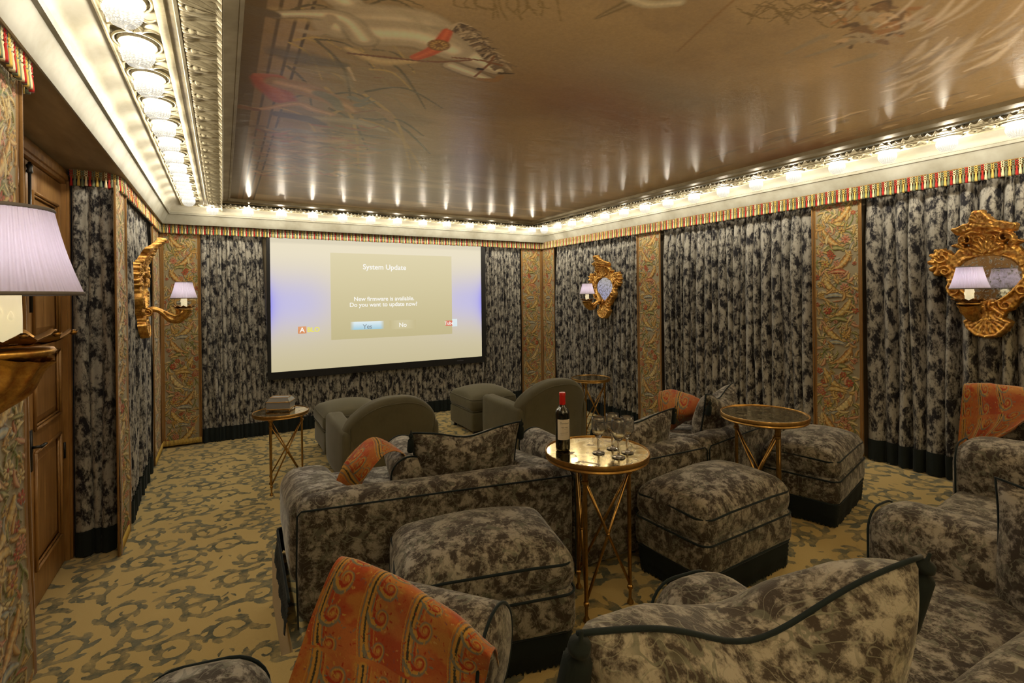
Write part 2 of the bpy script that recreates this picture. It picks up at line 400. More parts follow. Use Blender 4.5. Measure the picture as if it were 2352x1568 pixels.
# ------------------------------------------------------------------ painter: strokes, leaves and scrolls on a canvas
class Canvas:
    def __init__(s, w_, h_, res, bg):
        s.W = int(round(w_ / res)) + 1; s.H = int(round(h_ / res)) + 1; s.res = res
        s.col = np.zeros((s.H, s.W, 3)); s.col[:] = bg; s.h = np.zeros((s.H, s.W)); s.f = np.zeros((s.H, s.W)); s.g = np.zeros((s.H, s.W)); s.wrap = False
    def stroke(s, pts, wd, col, edge=None, hgt=0.0, soft_=.18, core=None, alpha=1.0, ribs=0.0, field=None):
        P = np.array(pts, float); wd = np.full(len(P), wd) if np.isscalar(wd) else np.array(wd, float)
        wd = np.maximum(wd, s.res * .6)
        P2 = P / s.res; W2 = wd / s.res
        x0 = int(np.floor((P2[:, 0] - W2).min())) - 1; x1 = int(np.ceil((P2[:, 0] + W2).max())) + 2
        y0 = int(np.floor((P2[:, 1] - W2).min())) - 1; y1 = int(np.ceil((P2[:, 1] + W2).max())) + 2
        if s.wrap:
            ix = np.arange(x0, x1); iy = np.arange(y0, y1)
        else:
            ix = np.arange(max(x0, 0), min(x1, s.W)); iy = np.arange(max(y0, 0), min(y1, s.H))
        if len(ix) < 1 or len(iy) < 1: return
        X, Y = np.meshgrid(ix, iy); D = np.full(X.shape, 9.0); Tt = np.zeros(X.shape)
        step = []
        for i in range(len(P2) - 1):
            L = np.hypot(*(P2[i + 1] - P2[i])); k = max(1, int(L / max(.6, .35 * min(W2[i], W2[i + 1]))))
            for q in range(k): a = q / k; step.append((P2[i] * (1 - a) + P2[i + 1] * a, W2[i] * (1 - a) + W2[i + 1] * a, (i + a) / (len(P2) - 1)))
        step.append((P2[-1], W2[-1], 1.0))
        for p, w0, t in step:
            a0 = max(0, int(p[0] - w0) - 1 - ix[0]); a1 = int(p[0] + w0) + 3 - ix[0]; b0 = max(0, int(p[1] - w0) - 1 - iy[0]); b1 = int(p[1] + w0) + 3 - iy[0]
            if a1 <= 0 or b1 <= 0: continue
            xx = X[b0:b1, a0:a1]; yy = Y[b0:b1, a0:a1]
            d = np.hypot(xx - p[0], yy - p[1]) / w0; o = D[b0:b1, a0:a1]; mk = d < o; o[mk] = d[mk]; Tt[b0:b1, a0:a1][mk] = t
        A = np.clip((1 - D) / soft_, 0, 1) * alpha
        c = np.zeros(X.shape + (3,)); c[:] = col
        if ribs: c *= (1 + .28 * np.sin(Tt * ribs * 6.28 + D * 3))[..., None]
        if core is not None: k = np.clip(1 - D * 2.2, 0, 1)[..., None]; c = c * (1 - k) + np.array(core) * k
        if edge is not None: k = (np.clip((D - .55) / .25, 0, 1))[..., None]; c = c * (1 - k) + np.array(edge) * k
        gx = X % s.W if s.wrap else X; gy = Y % s.H if s.wrap else Y
        s.col[gy, gx] = s.col[gy, gx] * (1 - A[..., None]) + c * A[..., None]
        if hgt: hh = hgt * np.sqrt(np.clip(1 - D * D, 0, 1)); s.h[gy, gx] = np.maximum(s.h[gy, gx] * (1 - (A > .5) * .4), hh)
        if field is not None:
            v = np.clip(.5 + (1 - D) * w0 * .0 + (1 - D) * .5, 0, 1); mk = v > s.f[gy, gx]
            s.f[gy, gx] = np.where(mk, v, s.f[gy, gx]); s.g[gy, gx] = np.where((D < 1), field, s.g[gy, gx])
    def leaf(s, p, ang, L, W, curl, col, lobes=0, **kw):
        n = 14; q = np.array(p, float); pts = [q.copy()]; a = ang
        for i in range(n): a += curl / n; q = q + np.array((math.cos(a), math.sin(a))) * L / n; pts.append(q.copy())
        t = np.linspace(0, 1, n + 1); wd = W * np.sin(PI * np.clip(t * .92 + .06, 0, 1)) ** .8 * (1 - .35 * t) + W * .05
        if lobes:
            for k in range(lobes):
                i = int(n * (k + .6) / (lobes + .3)); i = min(n - 1, i); d_ = math.atan2(*(pts[i + 1] - pts[i])[::-1])
                for sg in (-1, 1):
                    s.leaf(pts[i], d_ + sg * .75, W * (1.9 - .9 * i / n), W * .42, -sg * .5, col, 0, **kw)
        s.stroke(pts, wd, col, **kw); return pts
    def spiral(s, c, R0, a0, turns, sg, wd, col, rend=.12, **kw):
        n = int(26 * turns) + 6; t = np.linspace(0, 1, n); r = R0 * (1 - t * (1 - rend)) ; a = a0 + sg * turns * 2 * PI * t
        pts = np.stack([c[0] + r * np.cos(a), c[1] + r * np.sin(a)], 1)
        s.stroke(pts, wd * (1 - .55 * t), col, **kw); return pts, a + sg * PI / 2
    def flower(s, c, r, n, col, cen, **kw):
        a0 = R.random() * 6
        for k in range(n):
            a = a0 + 2 * PI * k / n; s.stroke([(c[0] + r * .25 * math.cos(a), c[1] + r * .25 * math.sin(a)), (c[0] + r * .72 * math.cos(a), c[1] + r * .72 * math.sin(a))], [r * .16, r * .34], col, **kw)
        s.stroke([(c[0], c[1]), (c[0] + .0001, c[1])], r * .3, cen, **kw)

# ------------------------------------------------------------------ fill lights added behind the camera, aimed up to brighten the ceiling
def area(name, loc, size, power, col, rot=(0, 0, 0)):
    l = bpy.data.lights.new(name, 'AREA'); l.shape = 'RECTANGLE'; l.size, l.size_y = size; l.energy = power; l.color = col
    o = bpy.data.objects.new(name, l); COL.objects.link(o); o.location = loc; o.rotation_euler = rot; return o
area('rear_fill_light', (4.7, -1.2, 1.95), (.5, .5), 205, (1.0, .87, .66), (PI, 0, 0))
area('rear_fill_light', (.2, -1.2, 1.95), (.5, .5), 205, (1.0, .87, .66), (PI, 0, 0))

# ------------------------------------------------------------------ room shell
XL, XR, YF, YB = -.70, 5.32, 7.975, -2.7       # cornice rectangle
ZU = .37                                       # upper seating level
def struct(name, mb, m, parent=None, smooth=False, sharp=None):
    o = mb.build(name, m, parent, smooth, sharp); tag(o, kind='structure') if parent is None else None; return o
b = MB(); b.box((-.92, 8.16, -.1), (5.5, 8.30, 3.5)); struct('wall_front', b, M['wall'])
b = MB(); b.box((5.42, YB - .2, -.1), (5.55, 8.3, 3.5)); struct('wall_right', b, M['wall'])
b = MB(); b.box((-.92, YB - .2, -.1), (5.55, YB, 3.5)); struct('wall_back', b, M['wall'])
b = MB(); b.box((-.92, 5.10, -.1), (-.80, 8.3, 3.5)); b.box((-.92, YB, -.1), (-.80, 2.84, 3.5)); b.box((-1.25, 5.10, -.1), (-.92, 5.20, 3.2)); b.box((-1.25, 2.74, -.1), (-.92, 2.84, 3.2))
struct('wall_left', b, M['wall'])
b = MB(); b.box((-1.3, YB - .2, 3.5), (5.6, 8.3, 3.6)); struct('ceiling', b, M['wall'])
# soffit behind the cornice, over the curtains and the door recess
b = MB()
b.box((-1.25, YB, 2.972), (XL + .035, 8.2, 3.03)); b.box((XR - .035, YB, 2.972), (5.45, 8.2, 3.03)); b.box((-.7, YF - .035, 2.972), (5.4, 8.2, 3.03))
struct('trim_1', b, M['soffit'])
# cornice strips: rings of one profile each
def ring(off, z): return [(XL + off, YB + off, z), (XL + off, YF - off, z), (XR - off, YF - off, z), (XR - off, YB + off, z)]
def strip(name, prof, m):
    V = []; F = []
    for i, (o_, z_) in enumerate(prof):
        V += ring(o_, z_)
    for i in range(len(prof) - 1):
        for k in range(4):
            k2 = (k + 1) % 4; F.append((i * 4 + k, i * 4 + k2, (i + 1) * 4 + k2, (i + 1) * 4 + k))
    o = mesh_obj(name, V, F, m, None, True); o.data.set_sharp_from_angle(angle=math.radians(42)); tag(o, kind='structure'); return o
strip('trim_2', [(.028, 2.98), (.028, 2.965), (.038, 2.964), (.045, 2.975), (.056, 3.0), (.068, 3.03), (.080, 3.056), (.090, 3.074), (.098, 3.082)], M['fascia'])
strip('trim_3', [(.098, 3.082), (.118, 3.084), (.126, 3.104), (.112, 3.112)], M['fascia'])
strip('trim_4', [(.112, 3.108), (.13, 3.135), (.16, 3.163), (.20, 3.183), (.252, 3.192)], M['cove'])
strip('trim_5', [(.252, 3.192), (.254, 3.176), (.262, 3.174), (.265, 3.182), (.272, 3.182), (.274, 3.19)], M['trimgilt'])
strip('trim_6', [(.274, 3.19), (.28, 3.196), (.462, 3.196), (.466, 3.188)], M['trimgilt'])
strip('trim_7', [(.466, 3.188), (.468, 3.172), (.485, 3.165), (.505, 3.168), (.508, 3.176), (.535, 3.174), (.540, 3.166), (.552, 3.168), (.556, 3.185)], M['trimgilt'])
strip('trim_8', [(.556, 3.19), (.60, 3.176), (.66, 3.172), (.706, 3.178)], M['trimgilt'])
strip('trim_9', [(.706, 3.178), (.712, 3.172), (.718, 3.186), (.772, 3.196), (.776, 3.19), (.792, 3.194), (.796, 3.232)], M['flat'])

# ------------------------------------------------------------------ painted ceiling
ZC = 3.226; RES = .0076
MX0, MX1, MY0, MY1 = XL + .79, XR - .79, .55, YF - .79
cv = Canvas(MX1 - MX0, MY1 - MY0, RES, (.27, .205, .115))
gy, gx = np.mgrid[0:cv.H, 0:cv.W]; gxm = MX0 + gx * RES; gym = MY0 + gy * RES
def fnoise(x, y, seed, sx, sy, octs=5):
    rs = np.random.RandomState(seed); out = np.zeros(x.shape); amp = 1.0; tot = 0
    for o in range(octs):
        n = 64; g = rs.rand(n, n); u = x * sx * 2 ** o + 13.7; v = y * sy * 2 ** o + 7.1
        iu = np.floor(u).astype(int); iv = np.floor(v).astype(int); fu = u - iu; fv = v - iv
        fu = fu * fu * (3 - 2 * fu); fv = fv * fv * (3 - 2 * fv); G = lambda a, b_: g[b_ % n, a % n]
        out += amp * ((G(iu, iv) * (1 - fu) + G(iu + 1, iv) * fu) * (1 - fv) + (G(iu, iv + 1) * (1 - fu) + G(iu + 1, iv + 1) * fu) * fv); tot += amp; amp *= .55
    return out / tot
n1 = fnoise(gxm, gym, 3, .8, .8); n2 = fnoise(gxm, gym, 5, 1.4, 1.9); n3 = fnoise(gxm, gym, 9, .5, .7)
def blend(mask, c): cv.col[:] = cv.col * (1 - mask[..., None]) + np.array(c) * mask[..., None]
sm = lambda x, a, b_: np.clip((x - a) / (b_ - a), 0, 1) ** 2 * (3 - 2 * np.clip((x - a) / (b_ - a), 0, 1))
blend(sm(n1, .45, .65) * .8, (.36, .27, .15)); blend(sm(n2, .52, .72) * .6, (.20, .15, .09)); blend(sm(n3, .5, .7) * .35, (.40, .33, .22))
band = np.exp(-((gym - (2.75 + .12 * np.sin(gxm * 2.3) + .5 * (n1 - .5))) / .38) ** 2) * sm(gxm, 1.0, 2.2) * (.5 + n2)
blend(np.clip(band, 0, 1) * .7, (.19, .095, .06))
band = np.exp(-((gym - 2.2 - .6 * (n2 - .5)) / .25) ** 2 - ((gxm - 2.5) / .8) ** 2); blend(np.clip(band, 0, 1) * .6, (.20, .185, .15))
far = sm(gym, 3.6, 6.5); blend(far * sm(n2, .4, .62) * .8, (.23, .175, .11)); blend(far * sm(fnoise(gxm, gym, 21, .7, 3.2), .46, .62) * .85, (.50, .43, .31))
cv.col *= .74
def pc(p): q = onz(p[0], p[1], ZC); return (q[0] - MX0, q[1] - MY0)
def brush(px, wpx, col, **kw):
    pts = [pc(p) for p in px]; ww = [wpx] * len(px) if np.isscalar(wpx) else wpx
    wd = []
    for p, q, a in zip(px, pts, ww):
        e = pc((p[0] + a, p[1])); f_ = pc((p[0], p[1] + a)); wd.append(.5 * (math.dist(q, e) + math.dist(q, f_)) * .9)
    # resample
    P = np.array(pts); n = max(8, len(P) * 5); t = np.linspace(0, len(P) - 1, n); i = np.clip(t.astype(int), 0, len(P) - 2); fr = t - i
    pm = P[np.maximum(i - 1, 0)]; p0 = P[i]; p1 = P[i + 1]; p2 = P[np.minimum(i + 2, len(P) - 1)]; fr = fr[:, None]
    C = .5 * ((2 * p0) + (-pm + p1) * fr + (2 * pm - 5 * p0 + 4 * p1 - p2) * fr ** 2 + (-pm + 3 * p0 - 3 * p1 + p2) * fr ** 3)
    cv.stroke(C, np.interp(t, range(len(wd)), wd), col, **kw)
DK = (.055, .042, .028)
# painted stone ledge along the left edge
for (xo, c_) in ((.0, (.10, .075, .04)), (.09, (.19, .14, .08)), (.13, (.09, .065, .035)), (.152, (.22, .165, .10)), (.198, (.09, .065, .035)), (.215, (.25, .19, .12)), (.258, (.07, .05, .03))):
    cv.col[(gxm - MX0 >= xo) & (gxm - MX0 < .27)] = c_
# reeds, dark vegetation behind the horses
for k in range(46):
    x0 = R.uniform(640, 860); y0 = R.uniform(-40, 290); a = R.uniform(-.5, .9); L = R.uniform(90, 230)
    brush([(x0, y0), (x0 + L * .5 * math.cos(a), y0 + L * .5 * math.sin(a)), (x0 + L * math.cos(a + .3), y0 + L * math.sin(a + .3))], [3.5, 2.6, 1.0], R.choice([(.09, .075, .04), (.30, .23, .09), (.20, .16, .09)]))
brush([(640, 120), (700, 135), (790, 150)], [24, 34, 12], (.085, .075, .06), soft_=.6, alpha=.8)
brush([(640, 30), (720, 45), (830, 70)], [22, 24, 12], (.34, .27, .14), soft_=.7, alpha=.7)
# grey horse: hind body, chest, neck, head, legs
HB = (.52, .48, .37); HS = (.29, .255, .185)
def limb(pts, ww, c1=HS, c2=HB):
    brush(pts, [q + 5 for q in ww], (.10, .08, .05), soft_=.5); brush(pts, ww, c1, core=c2, soft_=.2); brush(pts, [q * .62 for q in ww], c2, soft_=.9, alpha=.75)
limb([(735, -30), (800, 10), (860, 60)], [28, 32, 24]); limb([(1035, 150), (1075, 165), (1120, 182)], [13, 14, 9])
limb([(780, 58), (870, 58), (960, 66), (1015, 92)], [48, 64, 60, 38]); limb([(1000, 92), (1055, 116), (1100, 138), (1140, 160)], [42, 34, 28, 16])
limb([(850, 76), (960, 84), (1040, 116)], [44, 42, 34])
brush([(800, 96), (880, 110), (960, 118)], [12, 16, 8], (.24, .20, .14), soft_=.9, alpha=.7); brush([(905, 20), (950, 40), (975, 70)], [10, 16, 10], (.26, .23, .16), soft_=.9, alpha=.7)
limb([(835, 90), (800, 50), (760, 36), (690, 32), (630, 34)], [24, 22, 20, 12, 11])
brush([(632, 34), (605, 28), (572, 22)], [13, 18, 20], (.10, .08, .05), soft_=.4)
brush([(760, 40), (735, 75), (690, 70)], [14, 10, 8], (.28, .24, .17), soft_=.5)
brush([(800, 112), (870, 140), (950, 140)], [10, 18, 10], (.33, .26, .14), core=(.42, .35, .2), soft_=.5)
brush([(800, 122), (900, 133), (1000, 142), (1080, 138)], [3, 3.5, 3, 2.5], (.13, .06, .03))
brush([(955, 132), (1000, 112), (1028, 72)], [11, 15, 11], (.34, .07, .03), core=(.44, .12, .05), soft_=.25)
c0 = pc((1008, 104)); cv.stroke([c0, (c0[0] + .001, c0[1])], .062, (.36, .25, .09), edge=(.14, .07, .02))
for k in range(12): a = k * PI / 6; cv.stroke([c0, (c0[0] + .052 * math.cos(a), c0[1] + .052 * math.sin(a))], .004, (.15, .08, .03))
for k in range(90):
    t = R.random(); x0 = 1040 + 105 * t; y0 = 56 + 96 * t ** 1.25; 
    brush([(x0 - 8, y0 + 10), (x0 + R.uniform(6, 18), y0 - R.uniform(-8, 8)), (x0 + R.uniform(20, 44), y0 + R.uniform(0, 26))], [3, 2.6, .8], R.choice([(.12, .09, .06), (.30, .255, .18), (.07, .05, .035), (.18, .14, .09)]), soft_=.4)
brush([(1040, 132), (1100, 138), (1152, 150)], 2.6, (.15, .07, .03)); brush([(1090, 176), (1120, 150), (1135, 128)], 2.4, (.15, .07, .03))
brush([(1100, 158), (1106, 159)], 4.5, (.03, .02, .015)); brush([(1100, 182), (1135, 184), (1150, 176)], [5, 8, 6], (.20, .12, .05)); brush([(1148, 168), (1182, 169)], [4, 1], (.06, .045, .03))
# standing figure with a red cloak, and the crowd that recedes toward the screen
brush([(600, 180), (625, 200), (650, 228)], [16, 26, 20], (.26, .07, .035), core=(.36, .12, .06), soft_=.3)
brush([(590, 172), (640, 176), (655, 190)], [7, 8, 6], (.30, .10, .05), soft_=.4)
brush([(640, 190), (700, 205), (745, 222), (790, 240), (812, 255)], [22, 26, 22, 18, 12], (.24, .15, .075), core=(.40, .28, .16), soft_=.3)
brush([(735, 215), (765, 230), (780, 250)], [13, 12, 7], (.14, .135, .10), soft_=.4)
brush([(556, 244), (600, 250), (680, 238), (720, 252), (760, 262)], [6, 5, 9, 9, 7], (.30, .19, .10), core=(.44, .33, .2), soft_=.3)
brush([(555, 246), (590, 252)], [8, 5], (.16, .085, .04))
brush([(808, 224), (830, 232), (850, 222)], [7, 5, 1.5], (.14, .14, .12)); brush([(822, 242), (845, 236), (862, 232)], [7, 4, 1], (.14, .14, .12))
brush([(818, 258), (860, 254), (885, 256)], [2.2, 2.2, 3], (.17, .09, .04)); brush([(866, 250), (888, 262), (900, 278)], [6, 8, 4], (.24, .17, .1))
brush([(730, 272), (800, 278), (850, 288), (886, 302)], [10, 13, 11, 3], (.25, .23, .185), core=(.33, .3, .23), soft_=.4)
brush([(640, 262), (700, 272), (735, 285)], [12, 14, 10], (.075, .06, .05), soft_=.4)
brush([(612, 300), (680, 300), (745, 312)], [9, 11, 6], (.19, .19, .2), soft_=.5)
brush([(800, 155), (815, 185)], [3, 2], (.36, .3, .2)); brush([(860, 178), (882, 178)], [2, 1.4], (.17, .09, .04))
brush([(700, 160), (780, 165), (805, 200)], [14, 16, 8], (.20, .18, .135), soft_=.7, alpha=.7)
pal = [(.20, .11, .06), (.30, .19, .10), (.13, .10, .07), (.17, .17, .17), (.26, .10, .07), (.36, .27, .16), (.10, .08, .055), (.22, .2, .14)]
for k in range(150):
    t = R.random() ** .8; y0 = 285 + 118 * t; x0 = 572 + R.random() * (300 - 60 * t); L = R.uniform(20, 75) * (1 - .4 * t); a = R.uniform(-.05, .35)
    brush([(x0, y0), (x0 + L * .5, y0 + L * a * .5 + R.uniform(-5, 5)), (x0 + L, y0 + L * a * .6)], [R.uniform(2, 6) * (1 - .5 * t), R.uniform(3, 8) * (1 - .5 * t), 1.5], R.choice(pal), soft_=.5, alpha=.75)
for k in range(30): x0 = R.uniform(860, 970); y0 = R.uniform(340, 400); brush([(x0, y0), (x0 + R.uniform(10, 50), y0 + 5)], R.uniform(1, 3), (.2, .15, .09), alpha=.6)
# things along the rear edge of the picture: horn, lance, baskets of fruit, smoky garments
brush([(1368, 42), (1402, 26), (1440, 8)], [4, 10, 15], (.115, .09, .05), core=(.2, .16, .1), soft_=.4)
brush([(1450, -5), (1490, 10), (1560, 6)], [16, 15, 14], (.23, .21, .15), core=(.34, .31, .22), soft_=.4)
brush([(1700, -12), (1640, 40), (1556, 118)], [3.4, 3, 2], (.15, .10, .05))
for (x0, y0, n) in ((1920, 15, 26), (2040, 40, 26), (1960, 80, 22)):
    for k in range(n):
        a = R.uniform(0, 6.28); r_ = R.uniform(0, 62); x1 = x0 + r_ * math.cos(a) * 1.35; y1 = y0 + r_ * math.sin(a) * .55
        brush([(x1, y1), (x1 + R.uniform(12, 34), y1 - R.uniform(0, 12)), (x1 + R.uniform(24, 50), y1 + R.uniform(-4, 12))], [4, 8, 3], R.choice([(.19, .11, .05), (.12, .08, .045), (.28, .21, .13), (.2, .17, .12), (.075, .055, .035)]), soft_=.5)
for (x0, y0, x1, y1) in ((1806, 123, 1890, 84), (1852, 130, 1955, 98), (1915, 154, 2000, 128)): brush([(x0, y0), (x1, y1)], [4, 11], (.17, .145, .10), soft_=.5)
for k in range(90):
    x0 = R.uniform(2000, 2330); y0 = R.uniform(60, 250); L = R.uniform(40, 150); a = R.uniform(-.75, -.25)
    if y0 > 300 - .35 * (x0 - 1900): continue
    brush([(x0, y0), (x0 + L * .5, y0 + L * .5 * a), (x0 + L, y0 + L * a * 1.3)], [2, R.uniform(3, 12), 2], R.choice([(.30, .27, .22), (.15, .125, .10), (.38, .34, .28), (.2, .17, .13)]), soft_=.8, alpha=.6)
for k in range(16): x0 = R.uniform(1690, 1900); brush([(x0, R.uniform(0, 60)), (x0 + 40, R.uniform(-10, 70)), (x0 + 90, R.uniform(-10, 60))], 1.4, (.12, .09, .045))
for k in range(16): x0 = R.uniform(1040, 1290); brush([(x0, -20), (x0 + R.uniform(-20, 20), 12), (x0 + R.uniform(-10, 46), R.uniform(18, 48))], [2.4, 2, .8], (.14, .105, .05))
for k in range(70):
    x0 = R.uniform(1600, 2350); yl = 508 - .25 * (x0 - 1220); y0 = yl - R.uniform(8, 70); L = R.uniform(20, 80)
    brush([(x0, y0), (x0 + L * .5, y0 - L * .18), (x0 + L, y0 - L * .3)], [1.5, R.uniform(2, 6), 1.5], R.choice([(.10, .08, .06), (.2, .16, .11), (.38, .32, .22), (.14, .12, .09)]), soft_=.6, alpha=.7)
P = np.stack([gxm, gym, np.full(gxm.shape, ZC)], -1)[:, ::-1]
mural = grid_obj('ceiling_mural', P, M['fresco'], None, col=np.clip(cv.col[:, ::-1] * np.array((2.15, 1.85, 1.5)), 0, .9))
tag(mural, 'large varnished ceiling painting with a grey horse and figures in brown clouds', 'painting')
b = MB(); b.box((MX0 - .02, YB, 3.235), (MX1 + .02, MY0 + .01, 3.25)); struct('ceiling_2', b, M['flat'])

# ------------------------------------------------------------------ carpet
ct = Canvas(1.5, 1.5, .0075, (0, 0, 0)); ct.H -= 1; ct.W -= 1; ct.col = ct.col[:-1, :-1]; ct.h = ct.h[:-1, :-1]; ct.f = ct.f[:-1, :-1]; ct.g = ct.g[:-1, :-1]; ct.wrap = True
for i in range(4):
    for j in range(4):
        c0 = ((i + .5 + .2 * R.uniform(-1, 1) + .5 * (j % 2)) * .375, (j + .5 + .2 * R.uniform(-1, 1)) * .375); sg = R.choice((-1, 1)); R0 = R.uniform(.12, .165); a0 = R.random() * 6.28
        g_ = R.uniform(.1, .7)
        pts, aa = ct.spiral(c0, R0, a0, 1.2, sg, .021, (1, 1, 1), rend=.16, field=g_)
        for k in range(2, len(pts) - 8, 4):
            t = k / len(pts); ct.leaf(pts[k], aa[k] - sg * R.uniform(.5, .8), .135 * (1 - .5 * t), .034 * (1 - .45 * t), sg * R.uniform(.6, 1.5), (1, 1, 1), field=g_ + .2 * R.random())
        tail = aa[0] + PI; ct.leaf(pts[0], tail + sg * .2, .19, .034, sg * 1.2, (1, 1, 1), lobes=3, field=g_)
        ct.leaf(pts[0], tail - sg * .6, .15, .032, -sg * 1.0, (1, 1, 1), field=g_ * .6)
for k in range(26):
    p = (R.random() * 1.5, R.random() * 1.5); ct.leaf(p, R.random() * 6.28, R.uniform(.05, .09), .012, R.uniform(-1.5, 1.5), (1, 1, 1), field=R.random() * .5)
def carpet(name, x0, x1, y0, y1, z, res, parent=None):
    nx = int((x1 - x0) / res) + 1; ny = int((y1 - y0) / res) + 1
    X, Y = np.meshgrid(np.linspace(x0, x1, nx), np.linspace(y0, y1, ny))
    u = (X / (ct.res * .8)); v = (Y / (ct.res * .8)); iu = np.floor(u).astype(int); iv = np.floor(v).astype(int); fu = u - iu; fv = v - iv
    def smp(A): G = lambda a, b_: A[b_ % ct.H, a % ct.W]; return (G(iu, iv) * (1 - fu) + G(iu + 1, iv) * fu) * (1 - fv) + (G(iu, iv + 1) * (1 - fu) + G(iu + 1, iv + 1) * fu) * fv
    col = np.stack([smp(ct.f), smp(ct.g), X * 0], -1)
    return grid_obj(name, np.stack([X, Y, np.full(X.shape, z)], -1), M['carpet'], parent, col=col)
fl = carpet('floor', -1.1, .6, 2.4, 8.15, 0.0, .0085); tag(fl, kind='structure')
f2 = carpet('floor_2', .6, 5.5, 3.55, 8.15, 0.0, .013); tag(f2, kind='structure')
RX = .262; RY = 3.62
f3 = carpet('floor_3', RX, 5.5, 1.3, RY, ZU, .0095); tag(f3, kind='structure')
f4 = carpet('floor_4', RX, 5.5, YB, 1.3, ZU, .03); tag(f4, kind='structure')
f5 = carpet('floor_5', -1.1, RX, 1.2, 2.48, ZU, .0095); tag(f5, kind='structure')
b = MB(); b.box((RX + .0, 1.86, 0), (5.5, RY - .001, ZU - .002)); b.box((-1.1, YB, 0), (5.5, 1.849, ZU - .002)); b.box((-1.1, 1.84, 0), (RX, 2.479, ZU - .002)); struct('floor_6', b, M['carpet'])
b = MB(); b.box((-1.3, YB, -.12), (5.6, 8.3, -.004)); struct('floor_7', b, M['wall'])

# ------------------------------------------------------------------ curtains
def drape(name, label, p0, p1, z0, z1, nrm, fold, amp, seed, hem=.2, group=None, gather=0.0, slant=0.0):
    rs = np.random.RandomState(seed); p0 = np.array(p0, float); p1 = np.array(p1, float); L = np.linalg.norm(p1 - p0); d = (p1 - p0) / L; nv = np.array(nrm, float)
    S = []; O = []; pos = 0
    ws = []
    while pos < L: w_ = fold * rs.uniform(.65, 1.4); ws.append(w_); pos += w_
    ws = np.array(ws) * L / sum(ws); pos = 0; ks = []
    for i, w_ in enumerate(ws):
        a_ = rs.uniform(.6, 1.15); sk = rs.uniform(-.22, .22)
        for k in range(10): t = k / 10; S.append(pos + w_ * (t + sk * math.sin(PI * t) * t)); O.append(a_ * math.sin(PI * t) ** .5); ks.append(i)
        pos += w_
    S = np.array(S + [L]); O = np.array(O + [0]); ks = np.array(ks + [len(ws) - 1])
    ph = rs.rand(len(ws)) * 6.28; nz = 22
    def rows(za, zb, n, extra=0.0, corr=0.0):
        Z = np.linspace(za, zb, n); P = np.zeros((n, len(S), 3)); U = np.zeros((n, len(S), 2))
        for i, z in enumerate(Z):
            t = (z1 - z) / (z1 - z0); f_ = (.55 + .45 * min(1, t * 6)) * (1 + .14 * np.sin(ph[ks] + z * 2.1)); off = O * amp * f_ + .006 * np.sin(S * 40 + z * 3) + extra
            if corr: off = off + corr * (np.arange(len(S)) % 2)
            ss = S + .012 * np.sin(ph[ks] * 2 + z * 1.3) * (S > .02) * (S < L - .02) + slant * t * S / L
            P[i, :, :2] = p0 + d * ss[:, None] + nv * off[:, None]; P[i, :, 2] = z
        arc = np.concatenate([[0], np.cumsum(np.hypot(np.diff(S), np.diff(O) * amp))]) + seed * 1.37
        U[..., 0] = arc; U[..., 1] = Z[:, None]; return P, U
    t = thing(name, label, 'curtain', (p0[0], p0[1], z0), 0, group)
    off = np.array((p0[0], p0[1], z0))
    P, U = rows(z0 + hem - .01, z1, nz); flip = np.cross(np.append(d, 0), (0, 0, 1)) @ np.append(nv, 0) < 0
    if flip: P = P[:, ::-1]; U = U[:, ::-1]
    grid_obj('velvet_panel', P - off, M['drape'], t, uv=U)
    if hem:
        S0, O0, k0 = S, O, ks
        n = max(int(L / .009), 20); Sn = np.linspace(0, L, n); O = np.interp(Sn, S0, O0); ks = np.clip(np.interp(Sn, S0, k0).astype(int), 0, len(ws) - 1); S = Sn
        P, U = rows(z0, z0 + hem, 5, .012, .006); P[0, :, 2] += rs.rand(n) * .012
        if flip: P = P[:, ::-1]
        grid_obj('bullion_fringe', P - off, M['teal'], t)
    return t
ZF = 2.86
drape('curtain', 'crushed velvet curtain on the right wall left of centre, behind the small distant sconce', (5.40, 5.53), (5.40, 7.66), 0.0, ZF, (-1, 0), .092, .085, 3)
drape('curtain', 'wide crushed velvet curtain between the two embroidered panels of the right wall', (5.40, 2.98), (5.40, 5.06), .02, ZF, (-1, 0), .105, .09, 4)
drape('curtain', 'crushed velvet curtain at the right picture edge behind the large gilt mirror sconce', (5.40, .2), (5.40, 2.50), ZU + .003, ZF, (-1, 0), .125, .10, 5)
drape('curtain', 'finely gathered velvet curtain left of the projection screen', (-.255, 8.13), (.50, 8.13), 0.0, ZF, (0, -1), .052, .04, 6, slant=.13)
drape('curtain', 'finely gathered velvet curtain right of the projection screen', (4.085, 8.13), (4.845, 8.13), 0.0, ZF, (0, -1), .052, .04, 7)
drape('curtain', 'low gathered velvet valance below the projection screen', (.60, 8.13), (4.08, 8.13), 0.0, .82, (0, -1), .085, .035, 8)
drape('curtain', 'pleated velvet curtain on the left wall behind the side-on gilt sconce', (-.78, 5.37), (-.78, 7.22), 0.0, ZF, (1, 0), .075, .065, 9)
drape('curtain', 'narrow velvet curtain facing the camera beside the wooden door frame', (-1.0, 5.06), (-.745, 5.06), 0.0, ZF, (0, -1), .13, .045, 10)
drape('curtain', 'blue grey velvet curtain at the lower left picture corner', (-.78, .9), (-.78, 2.36), ZU, ZF, (1, 0), .12, .07, 11)
b = MB(); b.box((-1.075, 5.075, 0), (-.78, 5.099, 2.97)); o = b.build('backing_board', M['navy'], None, False); tag(o, 'dark navy backing strip between door frame and curtain', 'backing'); 

